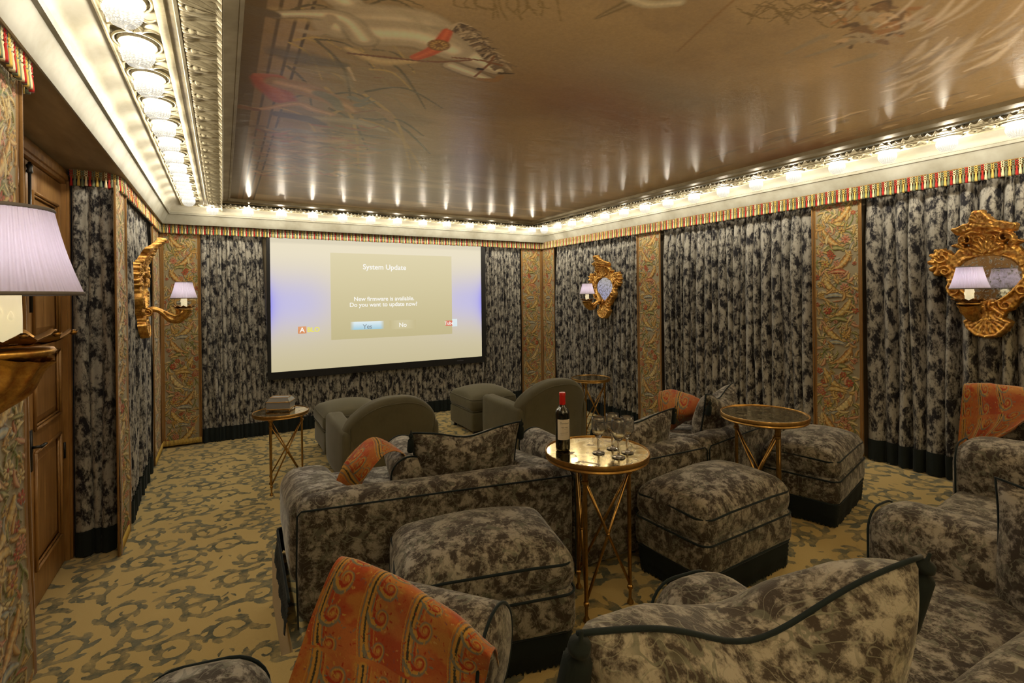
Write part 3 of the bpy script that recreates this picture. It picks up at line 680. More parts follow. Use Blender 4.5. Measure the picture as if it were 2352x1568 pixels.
# ------------------------------------------------------------------ embroidered panels
GOLD = (.50, .32, .085); CREAM = (.58, .46, .22); GREEN = (.16, .18, .05); RUST = (.40, .085, .04); PINK = (.50, .22, .13); BLUE = (.23, .27, .27); BRN = (.15, .075, .028); AMB = (.46, .24, .06)
PW, PH = .44, 2.9
ec = Canvas(PW, PH, .0045, (.33, .28, .18))
R2 = random.Random(12)
def E(**k): d = dict(edge=BRN, hgt=.007); d.update(k); return d
for k in range(7):                      # trailing stems
    y0 = k * .42; sg = 1 if k % 2 else -1; xx = [PW / 2 + sg * .15 * math.sin(PI * t / 10) for t in range(11)]
    ec.stroke([(xx[i], y0 + .42 * i / 10) for i in range(11)], .007, GREEN, edge=(.06, .08, .02), hgt=.004)
for k in range(12):
    y0 = PH - .16 - k * .235; sg = 1 if k % 2 else -1; cx = PW / 2 - sg * .09 + R2.uniform(-.02, .02); a0 = R2.random() * 6.28
    pts, aa = ec.spiral((cx, y0), .088, a0, 1.1, sg, .0085, GREEN, edge=(.06, .08, .02), hgt=.005, core=(.25, .27, .09))
    for q in range(2, len(pts) - 6, 4):
        ec.leaf(pts[q], aa[q] - sg * .8, .075, .013, sg * 1.3, R2.choice([GOLD, CREAM, GREEN, AMB]), **E(core=CREAM))
    R.seed(k * 7 + 1); ec.flower((cx, y0), .042, 7, R2.choice([PINK, GOLD, RUST, CREAM]), R2.choice([GOLD, RUST]), **E())
    big = R2.choice([GOLD, CREAM, AMB]); ox = PW / 2 + sg * .12
    ec.leaf((ox, y0 + .11), -PI / 2 - sg * .25, .27, .044, -sg * 1.0, big, lobes=5, **E(ribs=7, core=(.62, .5, .24)))
    ec.leaf((ox - sg * .02, y0 - .10), PI * .5 + sg * 1.0, .19, .034, sg * 1.1, R2.choice([GOLD, RUST, BLUE, GREEN]), lobes=3, **E(ribs=4, core=CREAM))
for k in range(900):
    p = (R2.uniform(.035, PW - .035), R2.uniform(.03, PH - .02)); ix, iy = int(p[0] / ec.res), int(p[1] / ec.res)
    if ec.h[iy, ix] > .0012: continue
    q = R2.random()
    if q < .22: R.seed(k); ec.flower(p, R2.uniform(.020, .038), 6, R2.choice([RUST, PINK, GOLD, CREAM]), R2.choice([GOLD, BRN]), **E(hgt=.005))
    elif q < .6: ec.leaf(p, R2.random() * 6.28, R2.uniform(.06, .11), R2.uniform(.012, .02), R2.uniform(-1.6, 1.6), R2.choice([GOLD, CREAM, AMB, GREEN, PINK]), lobes=2, **E(core=CREAM, hgt=.006))
    else: ec.leaf(p, R2.random() * 6.28, R2.uniform(.05, .09), R2.uniform(.008, .014), R2.uniform(-2, 2), R2.choice([GREEN, GREEN, GOLD, CREAM, AMB, BLUE, RUST]), **E(core=CREAM, hgt=.005))
R.seed(99)
for x0 in (.010, .022, PW - .010, PW - .022): ec.stroke([(x0, 0), (x0, PH)], .0075, (.30, .155, .045), edge=(.16, .075, .02), hgt=.005)
def panel(name, label, p0, p1, z0, nrm, seed=0, bulge=0.0, flare=0.0, fringe=True):
    p0 = np.array(p0, float); p1 = np.array(p1, float); L = np.linalg.norm(p1 - p0); d = (p1 - p0) / L; nv = np.array(nrm, float); z1 = ZF + .02
    nrow = min(ec.H, int((z1 - z0) / ec.res) + 1); C = ec.col[ec.H - nrow:]; Hh = ec.h[ec.H - nrow:]
    if seed % 2: C = C[:, ::-1]; Hh = Hh[:, ::-1]
    Z = z1 - (nrow - 1 - np.arange(nrow)) * ec.res; s_ = np.linspace(0, L, ec.W); S, ZZ = np.meshgrid(s_, Z)
    t = (z1 - ZZ) / (z1 - z0); off = Hh + bulge * np.sin(S / L * PI * 2 + 1.2) * t + .004 * np.sin(ZZ * 5 + seed)
    P = np.zeros(S.shape + (3,)); o3 = np.array((p0[0], p0[1], z0)); ss = S + flare * t ** 2 * (S / L)
    P[..., 0] = p0[0] + d[0] * ss + nv[0] * off; P[..., 1] = p0[1] + d[1] * ss + nv[1] * off; P[..., 2] = ZZ
    if np.cross(np.append(d, 0), (0, 0, 1)) @ np.append(nv, 0) < 0: P = P[:, ::-1]; C = C[:, ::-1]
    th = thing(name, label, 'tapestry panel', (p0[0], p0[1], z0)); grid_obj('crewel_cloth', P - o3, M['embroid'], th, col=C)
    m_ = MB()
    for k in range(2): q = p0 + d * (L * k); m_.tube([(q[0] - p0[0] + nv[0] * .012, q[1] - p0[1] + nv[1] * .012, z - z0) for z in np.linspace(z0, z1, 12)] if not flare else [(q[0] + d[0] * flare * k * ((z1 - z) / (z1 - z0)) ** 2 - p0[0] + nv[0] * .012, q[1] + d[1] * flare * k * ((z1 - z) / (z1 - z0)) ** 2 - p0[1] + nv[1] * .012, z - z0) for z in np.linspace(z0, z1, 16)], .008, 6)
    m_.build('braid_edging', M['braid'], th)
    if fringe:
        n = int(L / .014); m2 = MB()
        for k in range(n): q = d * (L * (k + .5) / n); m2.tube([(q[0] + nv[0] * .016, q[1] + nv[1] * .016, .07), (q[0] + nv[0] * .018, q[1] + nv[1] * .018, .0)], [.004, .0065], 5)
        o = m2.build('knotted_fringe', M['t_yellow'], th); o['kind'] = 'stuff'
    return th
panel('embroidered_panel', 'crewel embroidered panel on the front wall behind the small lit sconce shade', (-.70, 8.09), (-.262, 8.09), .03, (0, -1), 0)
panel('embroidered_panel', 'crewel embroidered panel on the front wall in the right corner beside the screen curtain', (4.855, 8.09), (5.30, 8.09), .03, (0, -1), 1)
panel('embroidered_panel', 'crewel embroidered panel on the right wall meeting the far corner', (5.32, 7.67), (5.32, 8.07), .03, (-1, 0), 0)
panel('embroidered_panel', 'crewel embroidered panel on the right wall behind the distant orange throw', (5.32, 5.07), (5.32, 5.52), .03, (-1, 0), 2)
panel('embroidered_panel', 'crewel embroidered panel on the right wall beside the rightmost table and footstool', (5.32, 2.515), (5.32, 2.975), ZU + .01, (-1, 0), 4)
panel('embroidered_panel', 'narrow crewel panel on the left wall next to the far corner', (-.72, 7.24), (-.72, 8.06), .02, (1, 0), 3)
panel('embroidered_panel', 'crewel embroidered panel beside the camera-facing curtain near the wooden door', (-.72, 4.86), (-.72, 5.36), -.0 + .01, (1, 0), 5, bulge=.03)
panel('embroidered_panel', 'large crewel embroidered panel at the left picture edge behind the near lampshade', (-.73, 2.36), (-.73, 2.82), ZU + .0, (1, 0), 6, bulge=.015, flare=.10, fringe=False)

# ------------------------------------------------------------------ top fringe: knotted header and coloured tassels
def tassel_shapes():
    t = MB(); t.lathe([(.0035, .072), (.0072, .068), (.0050, .060), (.0085, .035), (.0100, .012), (.0095, .0), (.003, .004)], 7)
    h = MB()
    for z in (.083, .100, .117): h.tube([(.0085 * math.sin(a) , 0, z + .008 * math.cos(a)) for a in np.linspace(0, 2 * PI, 9)[:-1]], .0028, 4, closed=True)
    return t, h
TT, HH = tassel_shapes(); TC = ['red', 'sage', 'yellow', 'sage', 'cream']
def top_fringe(name, label, pts, nrm, near=None):
    """pts: polyline in plan; nrm: outward offset per segment"""
    th = thing(name, label, 'fringe', (pts[0][0], pts[0][1], ZF - .01)); o3 = np.array(th.location)
    parts = {c_: MB() for c_ in set(TC)}; cords = {c_: MB() for c_ in set(TC)}; band = MB(); singles = []
    k = 0
    for i in range(len(pts) - 1):
        a = np.array(pts[i], float); b_ = np.array(pts[i + 1], float); L = np.linalg.norm(b_ - a); d = (b_ - a) / L; nv = np.array((d[1], -d[0])) * nrm; n = int(L / .02); ang = math.atan2(d[1], d[0])
        for j in range(n):
            p = a + d * (j + .5) * L / n; c_ = TC[k % 5]; k += 1; s_ = R.uniform(-.004, .004); q = p + nv * (.012 + R.uniform(0, .006)); ca, sa = math.cos(ang), math.sin(ang)
            T = [(x * ca - y * sa + q[0] - o3[0], x * sa + y * ca + q[1] - o3[1], z + s_) for x, y, z in TT.v]; H_ = [(x * ca - y * sa + q[0] - o3[0], x * sa + y * ca + q[1] - o3[1], z) for x, y, z in HH.v]
            if near and near(p): singles.append((T, c_))
            else: parts[c_].add(T, TT.f)
            cords[c_].add(H_, HH.f)
        q0 = a - o3[:2]; q1 = b_ - o3[:2]
        band.add([(q0[0] - nv[0] * .002, q0[1] - nv[1] * .002, .055), (q1[0] - nv[0] * .002, q1[1] - nv[1] * .002, .055), (q1[0] - nv[0] * .002, q1[1] - nv[1] * .002, .124), (q0[0] - nv[0] * .002, q0[1] - nv[1] * .002, .124)], [(0, 1, 2, 3)])
        band.tube([(q0[0] + nv[0] * .012, q0[1] + nv[1] * .012, .124), (q1[0] + nv[0] * .012, q1[1] + nv[1] * .012, .124)], .006, 6)
    for c_ in parts:
        if parts[c_].v: o = parts[c_].build('tassel_row', M['t_' + c_], th); o['kind'] = 'stuff'
        if cords[c_].v: o = cords[c_].build('knotted_header', M['t_' + c_], th); o['kind'] = 'stuff'
    for T, c_ in singles: mesh_obj('tassel', T, TT.f, M['t_' + c_], th)
    o = band.build('backing_tape', M['braid'], th, False); return th
top_fringe('tassel_fringe', 'red, cream, yellow and sage tassel fringe along the top of the right wall', [(5.29, .3), (5.29, 8.02)], -1)
top_fringe('tassel_fringe', 'red, cream, yellow and sage tassel fringe over the projection screen', [(-.71, 8.03), (5.28, 8.03)], 1)
top_fringe('tassel_fringe', 'tassel fringe along the left wall turning the corner beside the door', [(-1.0, 5.0), (-.80, 5.0), (-.735, 5.06), (-.715, 5.16), (-.71, 8.02)], 1)
top_fringe('tassel_fringe', 'tassel fringe over the left edge panel above the near lampshade', [(-.70, 1.0), (-.70, 2.84), (-.76, 2.86)], 1, near=lambda p: p[1] > 2.5)

# ------------------------------------------------------------------ double door in the left recess
dX = -1.055
d2 = MB(); d2.box((dX - .06, 5.015, 0), (dX + .03, 5.10, 2.97)); d2.box((dX + .03, 5.03, 0), (dX + .045, 5.075, 2.93)); d2.box((dX + .03, 5.085, 0), (dX + .04, 5.098, 2.95))
d2.box((dX - .06, 2.90, 2.86), (dX + .03, 5.015, 2.97)); d2.box((dX + .03, 2.9, 2.885), (dX + .045, 5.05, 2.925)); d2.box((dX - .06, 2.84, 0), (dX + .03, 2.92, 2.97))
struct('trim_10', d2, M['wood'])
def door_leaf(name, y0, y1, handle):
    root = MB(); root.box((dX - .05, y0 + .003, .01), (dX - .022, y1 - .003, 2.855)); t = root.build(name, M['wooddk'], None, False); tag(t, kind='structure')
    st = .105
    for k, (a, c_) in enumerate(((y0 + .003, y0 + st), (y1 - st, y1 - .003))): s_ = MB(); s_.box((dX - .022, a, .01), (dX, c_, 2.855)); s_.build('stile', M['wood'], t, False)
    rails = [(.01, .24), (1.00, 1.14), (1.62, 1.72), (2.68, 2.855)]
    for (a, c_) in rails: s_ = MB(); s_.box((dX - .022, y0 + st, a), (dX, y1 - st, c_)); s_.build('rail', M['wood'], t, False)
    for (a, c_) in ((.24, 1.0), (1.14, 1.62), (1.72, 2.68)):
        Y0, Y1 = y0 + st, y1 - st; mo = MB()
        for q, (e, xx) in enumerate(((0, .012), (.018, .002))):
            P_ = [(dX + xx - .006, Y0 + e + .004, a + e + .004), (dX + xx - .006, Y1 - e - .004, a + e + .004), (dX + xx - .006, Y1 - e - .004, c_ - e - .004), (dX + xx - .006, Y0 + e + .004, c_ - e - .004)]
            for i in range(4): mo.tube([P_[i], P_[(i + 1) % 4]], .0105 if q == 0 else .007, 8)
        mo.build('panel_moulding', M['wood'], t)
        V = []; n_ = .055; x1 = dX - .020; x2 = dX - .004
        V = [(x1, Y0 + .02, a + .02), (x1, Y1 - .02, a + .02), (x1, Y1 - .02, c_ - .02), (x1, Y0 + .02, c_ - .02), (x2, Y0 + .02 + n_, a + .02 + n_), (x2, Y1 - .02 - n_, a + .02 + n_), (x2, Y1 - .02 - n_, c_ - .02 - n_), (x2, Y0 + .02 + n_, c_ - .02 - n_)]
        mesh_obj('raised_panel', V, [(4, 5, 6, 7), (0, 1, 5, 4), (1, 2, 6, 5), (2, 3, 7, 6), (3, 0, 4, 7)], M['wood'], t, False)
    if handle:
        h = MB(); h.box((dX, y0 + .03, .90), (dX + .006, y0 + .065, 1.16)); h.tube([(dX, y0 + .048, 1.05), (dX + .05, y0 + .048, 1.05)], .009, 8); h.tube([(dX + .05, y0 + .045, 1.05), (dX + .055, y0 + .11, 1.052), (dX + .05, y0 + .15, 1.045)], [.011, .009, .008], 8); h.build('lever_handle', M['rod'], t)
        r_ = MB(); r_.tube([(dX + .018, y0 + .01, 1.9), (dX + .018, y0 + .01, 2.84)], .009, 8)
        for z in (2.80, 2.45, 2.10): r_.lathe([(.012, -.03), (.018, -.02), (.013, 0), (.018, .02), (.012, .03)], 10, (dX + .018, y0 + .01, z))
        r_.build('bolt_rod', M['rod'], t)
        hg = MB(); hg.tube([(dX + .006, y1 - .004, .78), (dX + .006, y1 - .004, .90)], .008, 8); hg.tube([(dX + .006, y1 - .004, 2.3), (dX + .006, y1 - .004, 2.42)], .008, 8); hg.build('hinge', M['rod'], t)
door_leaf('door_1', 4.215, 5.012, True); door_leaf('door_2', 3.41, 4.21, False)
b = MB(); b.box((dX - .06, 2.92, 0), (dX - .0, 3.405, 2.86)); struct('trim_11', b, M['wood'])

# ------------------------------------------------------------------ projection screen
def hexl(h): h = h.lstrip('#'); v = [int(h[i:i + 2], 16) / 255 for i in (0, 2, 4)]; return tuple((c / 12.92 if c <= .04045 else ((c + .055) / 1.055) ** 2.4) for c in v)
SX0, SX1, SZ0, SZ1, SY = .60, 3.985, .905, 2.90, 8.03
scr = thing('projection_screen', 'wide black framed projection screen showing a system update dialog', 'screen', (SX0, SY, 0))
fr = MB(); fr.box((-.045, -.01, .80), (SX1 - SX0 + .06, .06, .905)); fr.box((-.045, -.01, .905), (.0, .06, 2.93)); fr.box((SX1 - SX0, -.01, .905), (SX1 - SX0 + .085, .06, 2.93)); fr.box((-.045, -.01, 2.90), (SX1 - SX0 + .085, .06, 2.95))
fr.build('frame', M['black'], scr, False)
W_ = SX1 - SX0; nx, nz = 120, 60; X, Z = np.meshgrid(np.linspace(0, W_, nx), np.linspace(SZ0, SZ1, nz)); tz = (Z - SZ0) / (SZ1 - SZ0); tx = X / W_
top = np.array(hexl('f4e9cc')); bot = np.array(hexl('cfc39c')); lil = np.array(hexl('cbc6ec')); 
kb = np.clip(tz * 1.15, 0, 1)[..., None]; C = bot * (1 - kb) + top * kb
lz = np.exp(-((tz - .50) / .21) ** 2) * (1 - .9 * np.exp(-((tx - .5) / .3) ** 4)); lz = (lz * .95)[..., None]; C = C * (1 - lz) + lil * lz
edge_ = np.exp(-tx / .018) + np.exp(-(1 - tx) / .02); eb = (edge_ * np.exp(-((tz - .48) / .17) ** 2) * .7)[..., None]; C = C * (1 - eb) + np.array(hexl('8a86ff')) * eb
C = C * np.where(tz > .945, .88, 1)[..., None]
def emit_attr(name, st):
    m = bpy.data.materials.new(name); m.use_nodes = True; nt = m.node_tree; nt.nodes.clear()
    e = nt.nodes.new('ShaderNodeEmission'); o = nt.nodes.new('ShaderNodeOutputMaterial'); a = nt.nodes.new('ShaderNodeAttribute'); a.attribute_name = 'tint'
    nt.links.new(a.outputs['Color'], e.inputs[0]); e.inputs[1].default_value = st
    nt.links.new(e.outputs[0], o.inputs[0]); return m
SCR = .93
M['screen'] = emit_attr('projected picture', SCR)
grid_obj('picture_surface', np.stack([X, X * 0, Z], -1), M['screen'], scr, col=C)
def flat(name, x0, x1, z0, z1, y, c0, c1=None, parent=scr, fade=0.0):
    nx_ = 24; X, Z = np.meshgrid(np.linspace(x0, x1, nx_), np.linspace(z0, z1, 8)); t = ((Z - z0) / (z1 - z0))[..., None]
    c1 = c1 or c0; C = np.array(c0) * (1 - t) + np.array(c1) * t
    if fade: k = np.minimum(1, np.minimum(X - x0, x1 - X) / ((x1 - x0) * fade))[..., None]; C = C * k + np.array(hexl('cdc092')) * (1 - k)
    return grid_obj(name, np.stack([X, X * 0 + y, Z], -1), M['screen'], parent, col=C)
dlg = flat('dialog_box', .83, 2.82, 1.33, 2.66, -.003, hexl('cabe90'), hexl('e8dcb4'))
def xz(px, pz):   # picture point on the screen plane -> local x, z
    r = _ray(px, pz); k = SY / r[1]; return r[0] * k - SX0, EYE + r[2] * k
M['white'] = emit('projected white', hexl('fbf8f0'), 1.0); M['greytx'] = emit('projected grey', hexl('8f9aa0'), .9); M['orange'] = emit('projected orange', hexl('e59a6c'), .9); M['yel'] = emit('projected yellow', hexl('f2e96a'), .95); M['tube'] = emit('projected red', hexl('e0806c'), .9); M['palebl'] = emit('projected pale blue', hexl('dceaf2'), .95)
def text(body, px, pz, size, m, y=-.006, name='lettering', parent=scr, align='CENTER', bold=.0):
    cu = bpy.data.curves.new('lettering', 'FONT'); cu.body = body; cu.size = size; cu.align_x = align; cu.align_y = 'CENTER'; cu.offset = bold; cu.extrude = 0
    o = bpy.data.objects.new('tmp', cu); COL.objects.link(o); dg = bpy.context.evaluated_depsgraph_get(); me = bpy.data.meshes.new_from_object(o.evaluated_get(dg)); bpy.data.objects.remove(o)
    me.materials.clear(); me.materials.append(m); q = bpy.data.objects.new(name, me); COL.objects.link(q); q.parent = parent; q['kind'] = 'stuff'
    x, z = xz(px, pz); q.location = (x, y, z); q.rotation_euler = (PI / 2, 0, 0); return q
text('System Update', 884, 614, .115, M['white'], bold=.002)
text('New firmware is available.', 884, 686, .092, M['white'], bold=.0015); text('Do you want to update now?', 883, 699, .092, M['white'], bold=.0015)
x, z = xz(844, 748); flat('yes_button', x - .27, x + .27, z - .055, z + .07, -.005, hexl('a9d3e4'), hexl('ecf7fa'), fade=.12); text('Yes', 844, 750, .10, M['greytx'], -.008, bold=.001)
x, z = xz(925, 746); flat('no_button', x - .22, x + .22, z - .06, z + .08, -.005, hexl('d5ca9f'), hexl('d8cda4'), fade=.3); text('No', 925, 746, .10, M['white'], -.008, bold=.001)
x, z = xz(694, 758); flat('letter_tile', x - .058, x + .058, z - .05, z + .055, -.005, hexl('dd8f5c'), hexl('e8a878')); text('A', 694, 758, .10, M['white'], -.008, bold=.002)
text('BLO', 720, 757, .095, M['yel'], -.004, bold=.003)
x, z = xz(1036, 741); flat('logo_card', x - .1, x + .115, z - .065, z + .065, -.002, hexl('dfeef2'), hexl('e8f2f4')); x2, z2 = xz(1031, 742); flat('logo_badge', x2 - .062, x2 + .062, z2 - .045, z2 + .045, -.0045, hexl('e2806a'), hexl('e2806a')); text('Tube', 1031, 742, .078, M['white'], -.008, bold=.001)
b = MB(); b.box((2.90, -.013, .855), (3.02, -.0105, .865)); b.build('maker_plate', mat('grey print', (.10, .10, .13), .5), scr, False)

# ------------------------------------------------------------------ beaded ceiling lights in the cove
nu, nv_ = 48, 27
uu = np.arange(nu) / nu * 2 * PI; vv = np.linspace(0, 1, nv_)
U, V = np.meshgrid(uu, vv)
prof_r = .0600 * np.clip(np.sin(PI * (.13 + .80 * V)), 0, 1) ** .55 * (1 + .10 * np.sin(V * PI * .8)); prof_r[0] *= .02 / max(prof_r[0].max(), 1e-6) * prof_r[0].max() / .06 if False else 1
bead_u = np.abs(np.cos(U * 12)); bead_v = np.abs(np.cos(V * PI * 13)); bead = bead_u * bead_v
rr = prof_r + .0034 * bead
P = np.stack([rr * np.cos(U), rr * np.sin(U), -.125 + .118 * (1 - V)], -1); P[-1, :, :2] *= .05; P[0, :, :2] *= .6
glow = (.34 + .66 * np.clip(1 - (V - .25) / .5, 0, 1)) * (.45 + .75 * bead ** .6)
bead_me = grid_mesh('beaded_shade', P[::-1], M['bead'], glow=glow[::-1], close_u=True)
# scalloped shell rosette the beads hang from (open face down)
nr = 12; na = 96; A = np.arange(na) / na * 2 * PI; RR = np.linspace(.012, .098, nr); A2, R3 = np.meshgrid(A, RR)
t_ = (R3 - .012) / .086; rib = np.abs(np.cos(A2 * 12)); zz = -.006 - .014 * t_ ** 1.5 - .006 * rib * np.sin(PI * np.clip(t_ * 1.05, 0, 1)); zz[-2:] -= .006
Rm = R3 * (1 + .035 * np.abs(np.cos(A2 * 12)) * t_); zz[-1] = .004
ros_me = grid_mesh('shell_rosette', np.stack([Rm * np.cos(A2), Rm * np.sin(A2) * .82, zz], -1), M['trimgilt'], close_u=True)
m = MB(); pts = [(.112 * math.cos(a), .094 * math.sin(a), -.008) for a in np.linspace(0, 2 * PI, 41)[:-1]]; m.tube(pts, .0065, 6, closed=True)
for sg in (-1, 1):
    for s2 in (-1, 1):
        m.tube([(sg * (.112 + .05 * math.sin(t * 2.6)) , s2 * (.02 + .075 * t), -.008 - .004 * math.sin(t * 3)) for t in np.linspace(0, 1, 9)], [.009 * (1 - .55 * t) for t in np.linspace(0, 1, 9)], 6)
        m.tube([(sg * (.128 + .062 * t), s2 * .022 * math.sin(t * 3.1) + s2 * .008, -.01) for t in np.linspace(0, 1, 7)], [.011, .013, .012, .01, .008, .006, .003], 6)
fr_o = m.build('scroll_surround', M['trimgilt']); fr_me = fr_o.data; bpy.data.objects.remove(fr_o)
def ceiling_light(x, y, rz, label, group):
    t = thing('ceiling_light', label, 'ceiling light', (x, y, 3.19), rz, group)
    l = bpy.data.lights.new('lamp_light', 'POINT'); l.energy = BULB_W; l.color = (1.0, .895, .70); l.shadow_soft_size = .022
    lo = bpy.data.objects.new('lamp_light', l); COL.objects.link(lo); lo.parent = t; lo.location = (0, 0, -.072)
    share('beaded_shade', bead_me, t); share('shell_rosette', ros_me, t, (0, 0, .002)); share('scroll_surround', fr_me, t, (0, 0, -.001))
LO = .368
ORD = ['first', 'second', 'third', 'fourth', 'fifth', 'sixth', 'seventh', 'eighth', 'ninth', 'tenth', 'eleventh', 'twelfth', 'thirteenth', 'fourteenth', 'fifteenth', 'sixteenth', 'seventeenth', 'eighteenth', 'nineteenth', 'twentieth']
y = 2.515 - .4085 * 1
rowL = []
while y < YF - LO - .2: rowL.append(y); y += .4085
for i, y in enumerate(reversed(rowL)): ceiling_light(XL + LO, y, PI / 2, 'beaded crystal light over the left wall, %s from the screen corner' % ORD[i], 'crystal lights along the left cove')
x = -.10; i = 0
while x < XR - LO - .1: ceiling_light(x, YF - LO, 0, 'beaded crystal light above the screen wall, %s from its left corner' % ORD[i], 'crystal lights along the screen cove'); x += .4085; i += 1
y = 2.133 - .4085 * 2; rowR = []
while y < YF - LO - .1: rowR.append(y); y += .4085
for i, y in enumerate(reversed(rowR)): ceiling_light(XR - LO, y, PI / 2, 'beaded crystal light over the right wall, %s from the far corner' % ORD[i], 'crystal lights along the right cove')

# ------------------------------------------------------------------ carved leaves of the ceiling frame, one piece each
lc = Canvas(.20, .155, .0036, (0, 0, 0))
def LK(**k): d = dict(hgt=.012); d.update(k); return d
gy_, gx_ = np.mgrid[0:lc.H, 0:lc.W]
A_ = (gx_ * lc.res - .10) / .10; B_ = 1 - gy_ * lc.res / .155
ph_ = np.arctan2(A_ * 1.15, B_ + .22); rb = np.abs(np.cos(ph_ * 9.5)) ** .7; dome = np.sqrt(np.clip(1 - np.abs(A_) ** 2.2, 0, 1)) * np.clip((1.02 - B_) * 9, 0, 1) ** .5
lobe = np.clip(1.05 - np.hypot(A_ * .95, B_ * .98), 0, 1)
hh = .003 + dome * (.007 + .012 * rb) * (.5 + .5 * np.clip(lobe * 2, 0, 1)) + .004 * np.sin(B_ * 9) * (np.abs(A_) > .8)
bd = np.hypot(A_ * 1.0, (B_ - .74) * 1.0); hh = np.where(bd < .10, .016 + .014 * np.sqrt(np.clip(1 - (bd / .10) ** 2, 0, 1)), np.where(bd < .15, .004, hh))
bd = np.hypot(A_ * 1.3, (B_ - .50) * .55); hh = np.where(bd < .09, .018 + .010 * np.sqrt(np.clip(1 - (bd / .09) ** 2, 0, 1)), hh)
sc_ = np.abs(np.sin(A_ * 3.14 * 2)) * np.clip(.14 - B_, 0, 1) * .16; hh = hh + sc_
leaf_me = grid_mesh('acanthus_leaf', np.stack([(gx_ * lc.res - .10), gy_ * lc.res, -hh - .001], -1)[::-1], M['trimgilt'])
tf = thing('carved_ceiling_frame', 'carved pale gilt acanthus leaf border framing the painted ceiling', 'ceiling moulding', (0, 0, 3.178))
def leaves(n, fn):
    for i in range(n): (x, y, rz) = fn(i); share('acanthus_leaf', leaf_me, tf, (x, y, 0), (0, 0, rz))
leaves(32, lambda i: (XL + .555, 1.62 + .2043 * i, -PI / 2))
leaves(24, lambda i: (XL + .70 + .2043 * i, YF - .555, PI))
leaves(33, lambda i: (XR - .555, .70 + .2043 * i, PI / 2))

# ------------------------------------------------------------------ gilt mirror sconces
fc = Canvas(.80, 1.02, .0058, (0, 0, 0)); CU, CV_ = .40, .50
def FS(pts, wd, h, **k): fc.stroke([(CU + a, CV_ + b_) for a, b_ in pts], wd, (1, 1, 1), hgt=h, **k)
mir = []
for a in np.linspace(0, 2 * PI, 49)[:-1]:
    x = math.sin(a); yv = math.cos(a)
    hw = .20 * (1 - .30 * max(0, -yv) ** .8) if yv < 0 else .20
    mir.append((hw * x * (1 + .10 * yv * (1 if yv > 0 else .9)), -.03 + (.185 if yv > 0 else .185) * yv))
mo_ = [(x * 1.10 + 0, (y_ + .03) * 1.08 - .03) for x, y_ in mir]
FS(mo_ + mo_[:1], .042, .018); FS(mo_ + mo_[:1], .014, .036)
def both(pts, wd, h):
    for sg in (-1, 1): FS([(sg * a, b_) for a, b_ in pts], wd, h)
def vol(c, r, a0, turns, sg, wd, h):
    n = int(18 * turns) + 4; out = []
    for i in range(n): t = i / (n - 1); a = a0 + sg * turns * 2 * PI * t; out.append((c[0] + r * (1 - .8 * t) * math.cos(a), c[1] + r * (1 - .8 * t) * math.sin(a)))
    both(out, [wd * (1 - .5 * i / (n - 1)) for i in range(n)], h)
both([(.20, .10), (.27, .16), (.30, .17)], .055, .016); both([(.22, .02), (.29, .07), (.32, .13)], .05, .014)
vol((.285, .155), .058, 2.2, 1.4, -1, .015, .040); vol((.265, .045), .045, .8, 1.3, 1, .013, .036)
for q in range(6): a = 1.9 - q * .62; both([(.30 + .03 * math.cos(a), .12 + .05 * math.sin(a)), (.305 + .065 * math.cos(a), .12 + .10 * math.sin(a))], [.010, .020], .030)
both([(.19, -.06), (.225, -.10), (.19, -.15)], .038, .014); vol((.205, -.115), .05, 1.2, 1.3, -1, .014, .038)
both([(.225, -.03), (.25, -.09), (.235, -.15), (.17, -.20)], [.010, .014, .014, .010], .034)
both([(.16, -.19), (.12, -.24), (.05, -.28)], [.034, .04, .04], .016); vol((.11, -.235), .042, 2.6, 1.2, 1, .012, .036)
FS([(0, -.23), (0, -.33)], .06, .020); both([(.03, -.26), (.09, -.31), (.07, -.37)], [.016, .018, .014], .034)
for q in range(-4, 5): a = -PI / 2 + q * .30; FS([(.02 * math.cos(a), -.33 + .02 * math.sin(a)), (.125 * math.cos(a), -.335 + .125 * math.sin(a))], [.008, .023], .030)
both([(.06, -.33), (.13, -.37), (.11, -.42), (.06, -.47), (0, -.485)], [.010, .017, .016, .016, .014], .036)
# crest
both([(.0, .19), (.09, .20), (.16, .19), (.20, .15)], [.05, .045, .035, .02], .016)
FS([(0, .19), (0, .36)], [.11, .10], .016)
for q in range(-3, 4): a = PI / 2 + q * .36; FS([(.015 * math.cos(a), .165 + .015 * math.sin(a)), (.10 * math.cos(a), .17 + .10 * math.sin(a))], [.007, .021], .040)
both([(.15, .20), (.16, .26), (.12, .32)], [.012, .017, .012], .036); vol((.115, .285), .048, -1.0, 1.3, 1, .013, .038); both([(.14, .22), (.19, .255), (.215, .25)], [.016, .012, .004], .030)
vol((.045, .285), .032, 3.3, 1.3, -1, .011, .042)
both([(.03, .36), (.10, .37), (.16, .36), (.185, .375)], [.05, .045, .03, .014], .022)
for q in range(-4, 5): a = PI / 2 + q * .33; rr_ = .125 + .012 * (q % 2); FS([(.03 * math.cos(a) + .03 * q, .36 + .02 * math.sin(a)), ((.10 + .006 * abs(q)) * math.cos(a) + .018 * q, .36 + (rr_ - .01) * math.sin(a))], [.010, .024], .040)
both([(.02, .335), (.06, .345), (.10, .33)], [.012, .015, .010], .048)
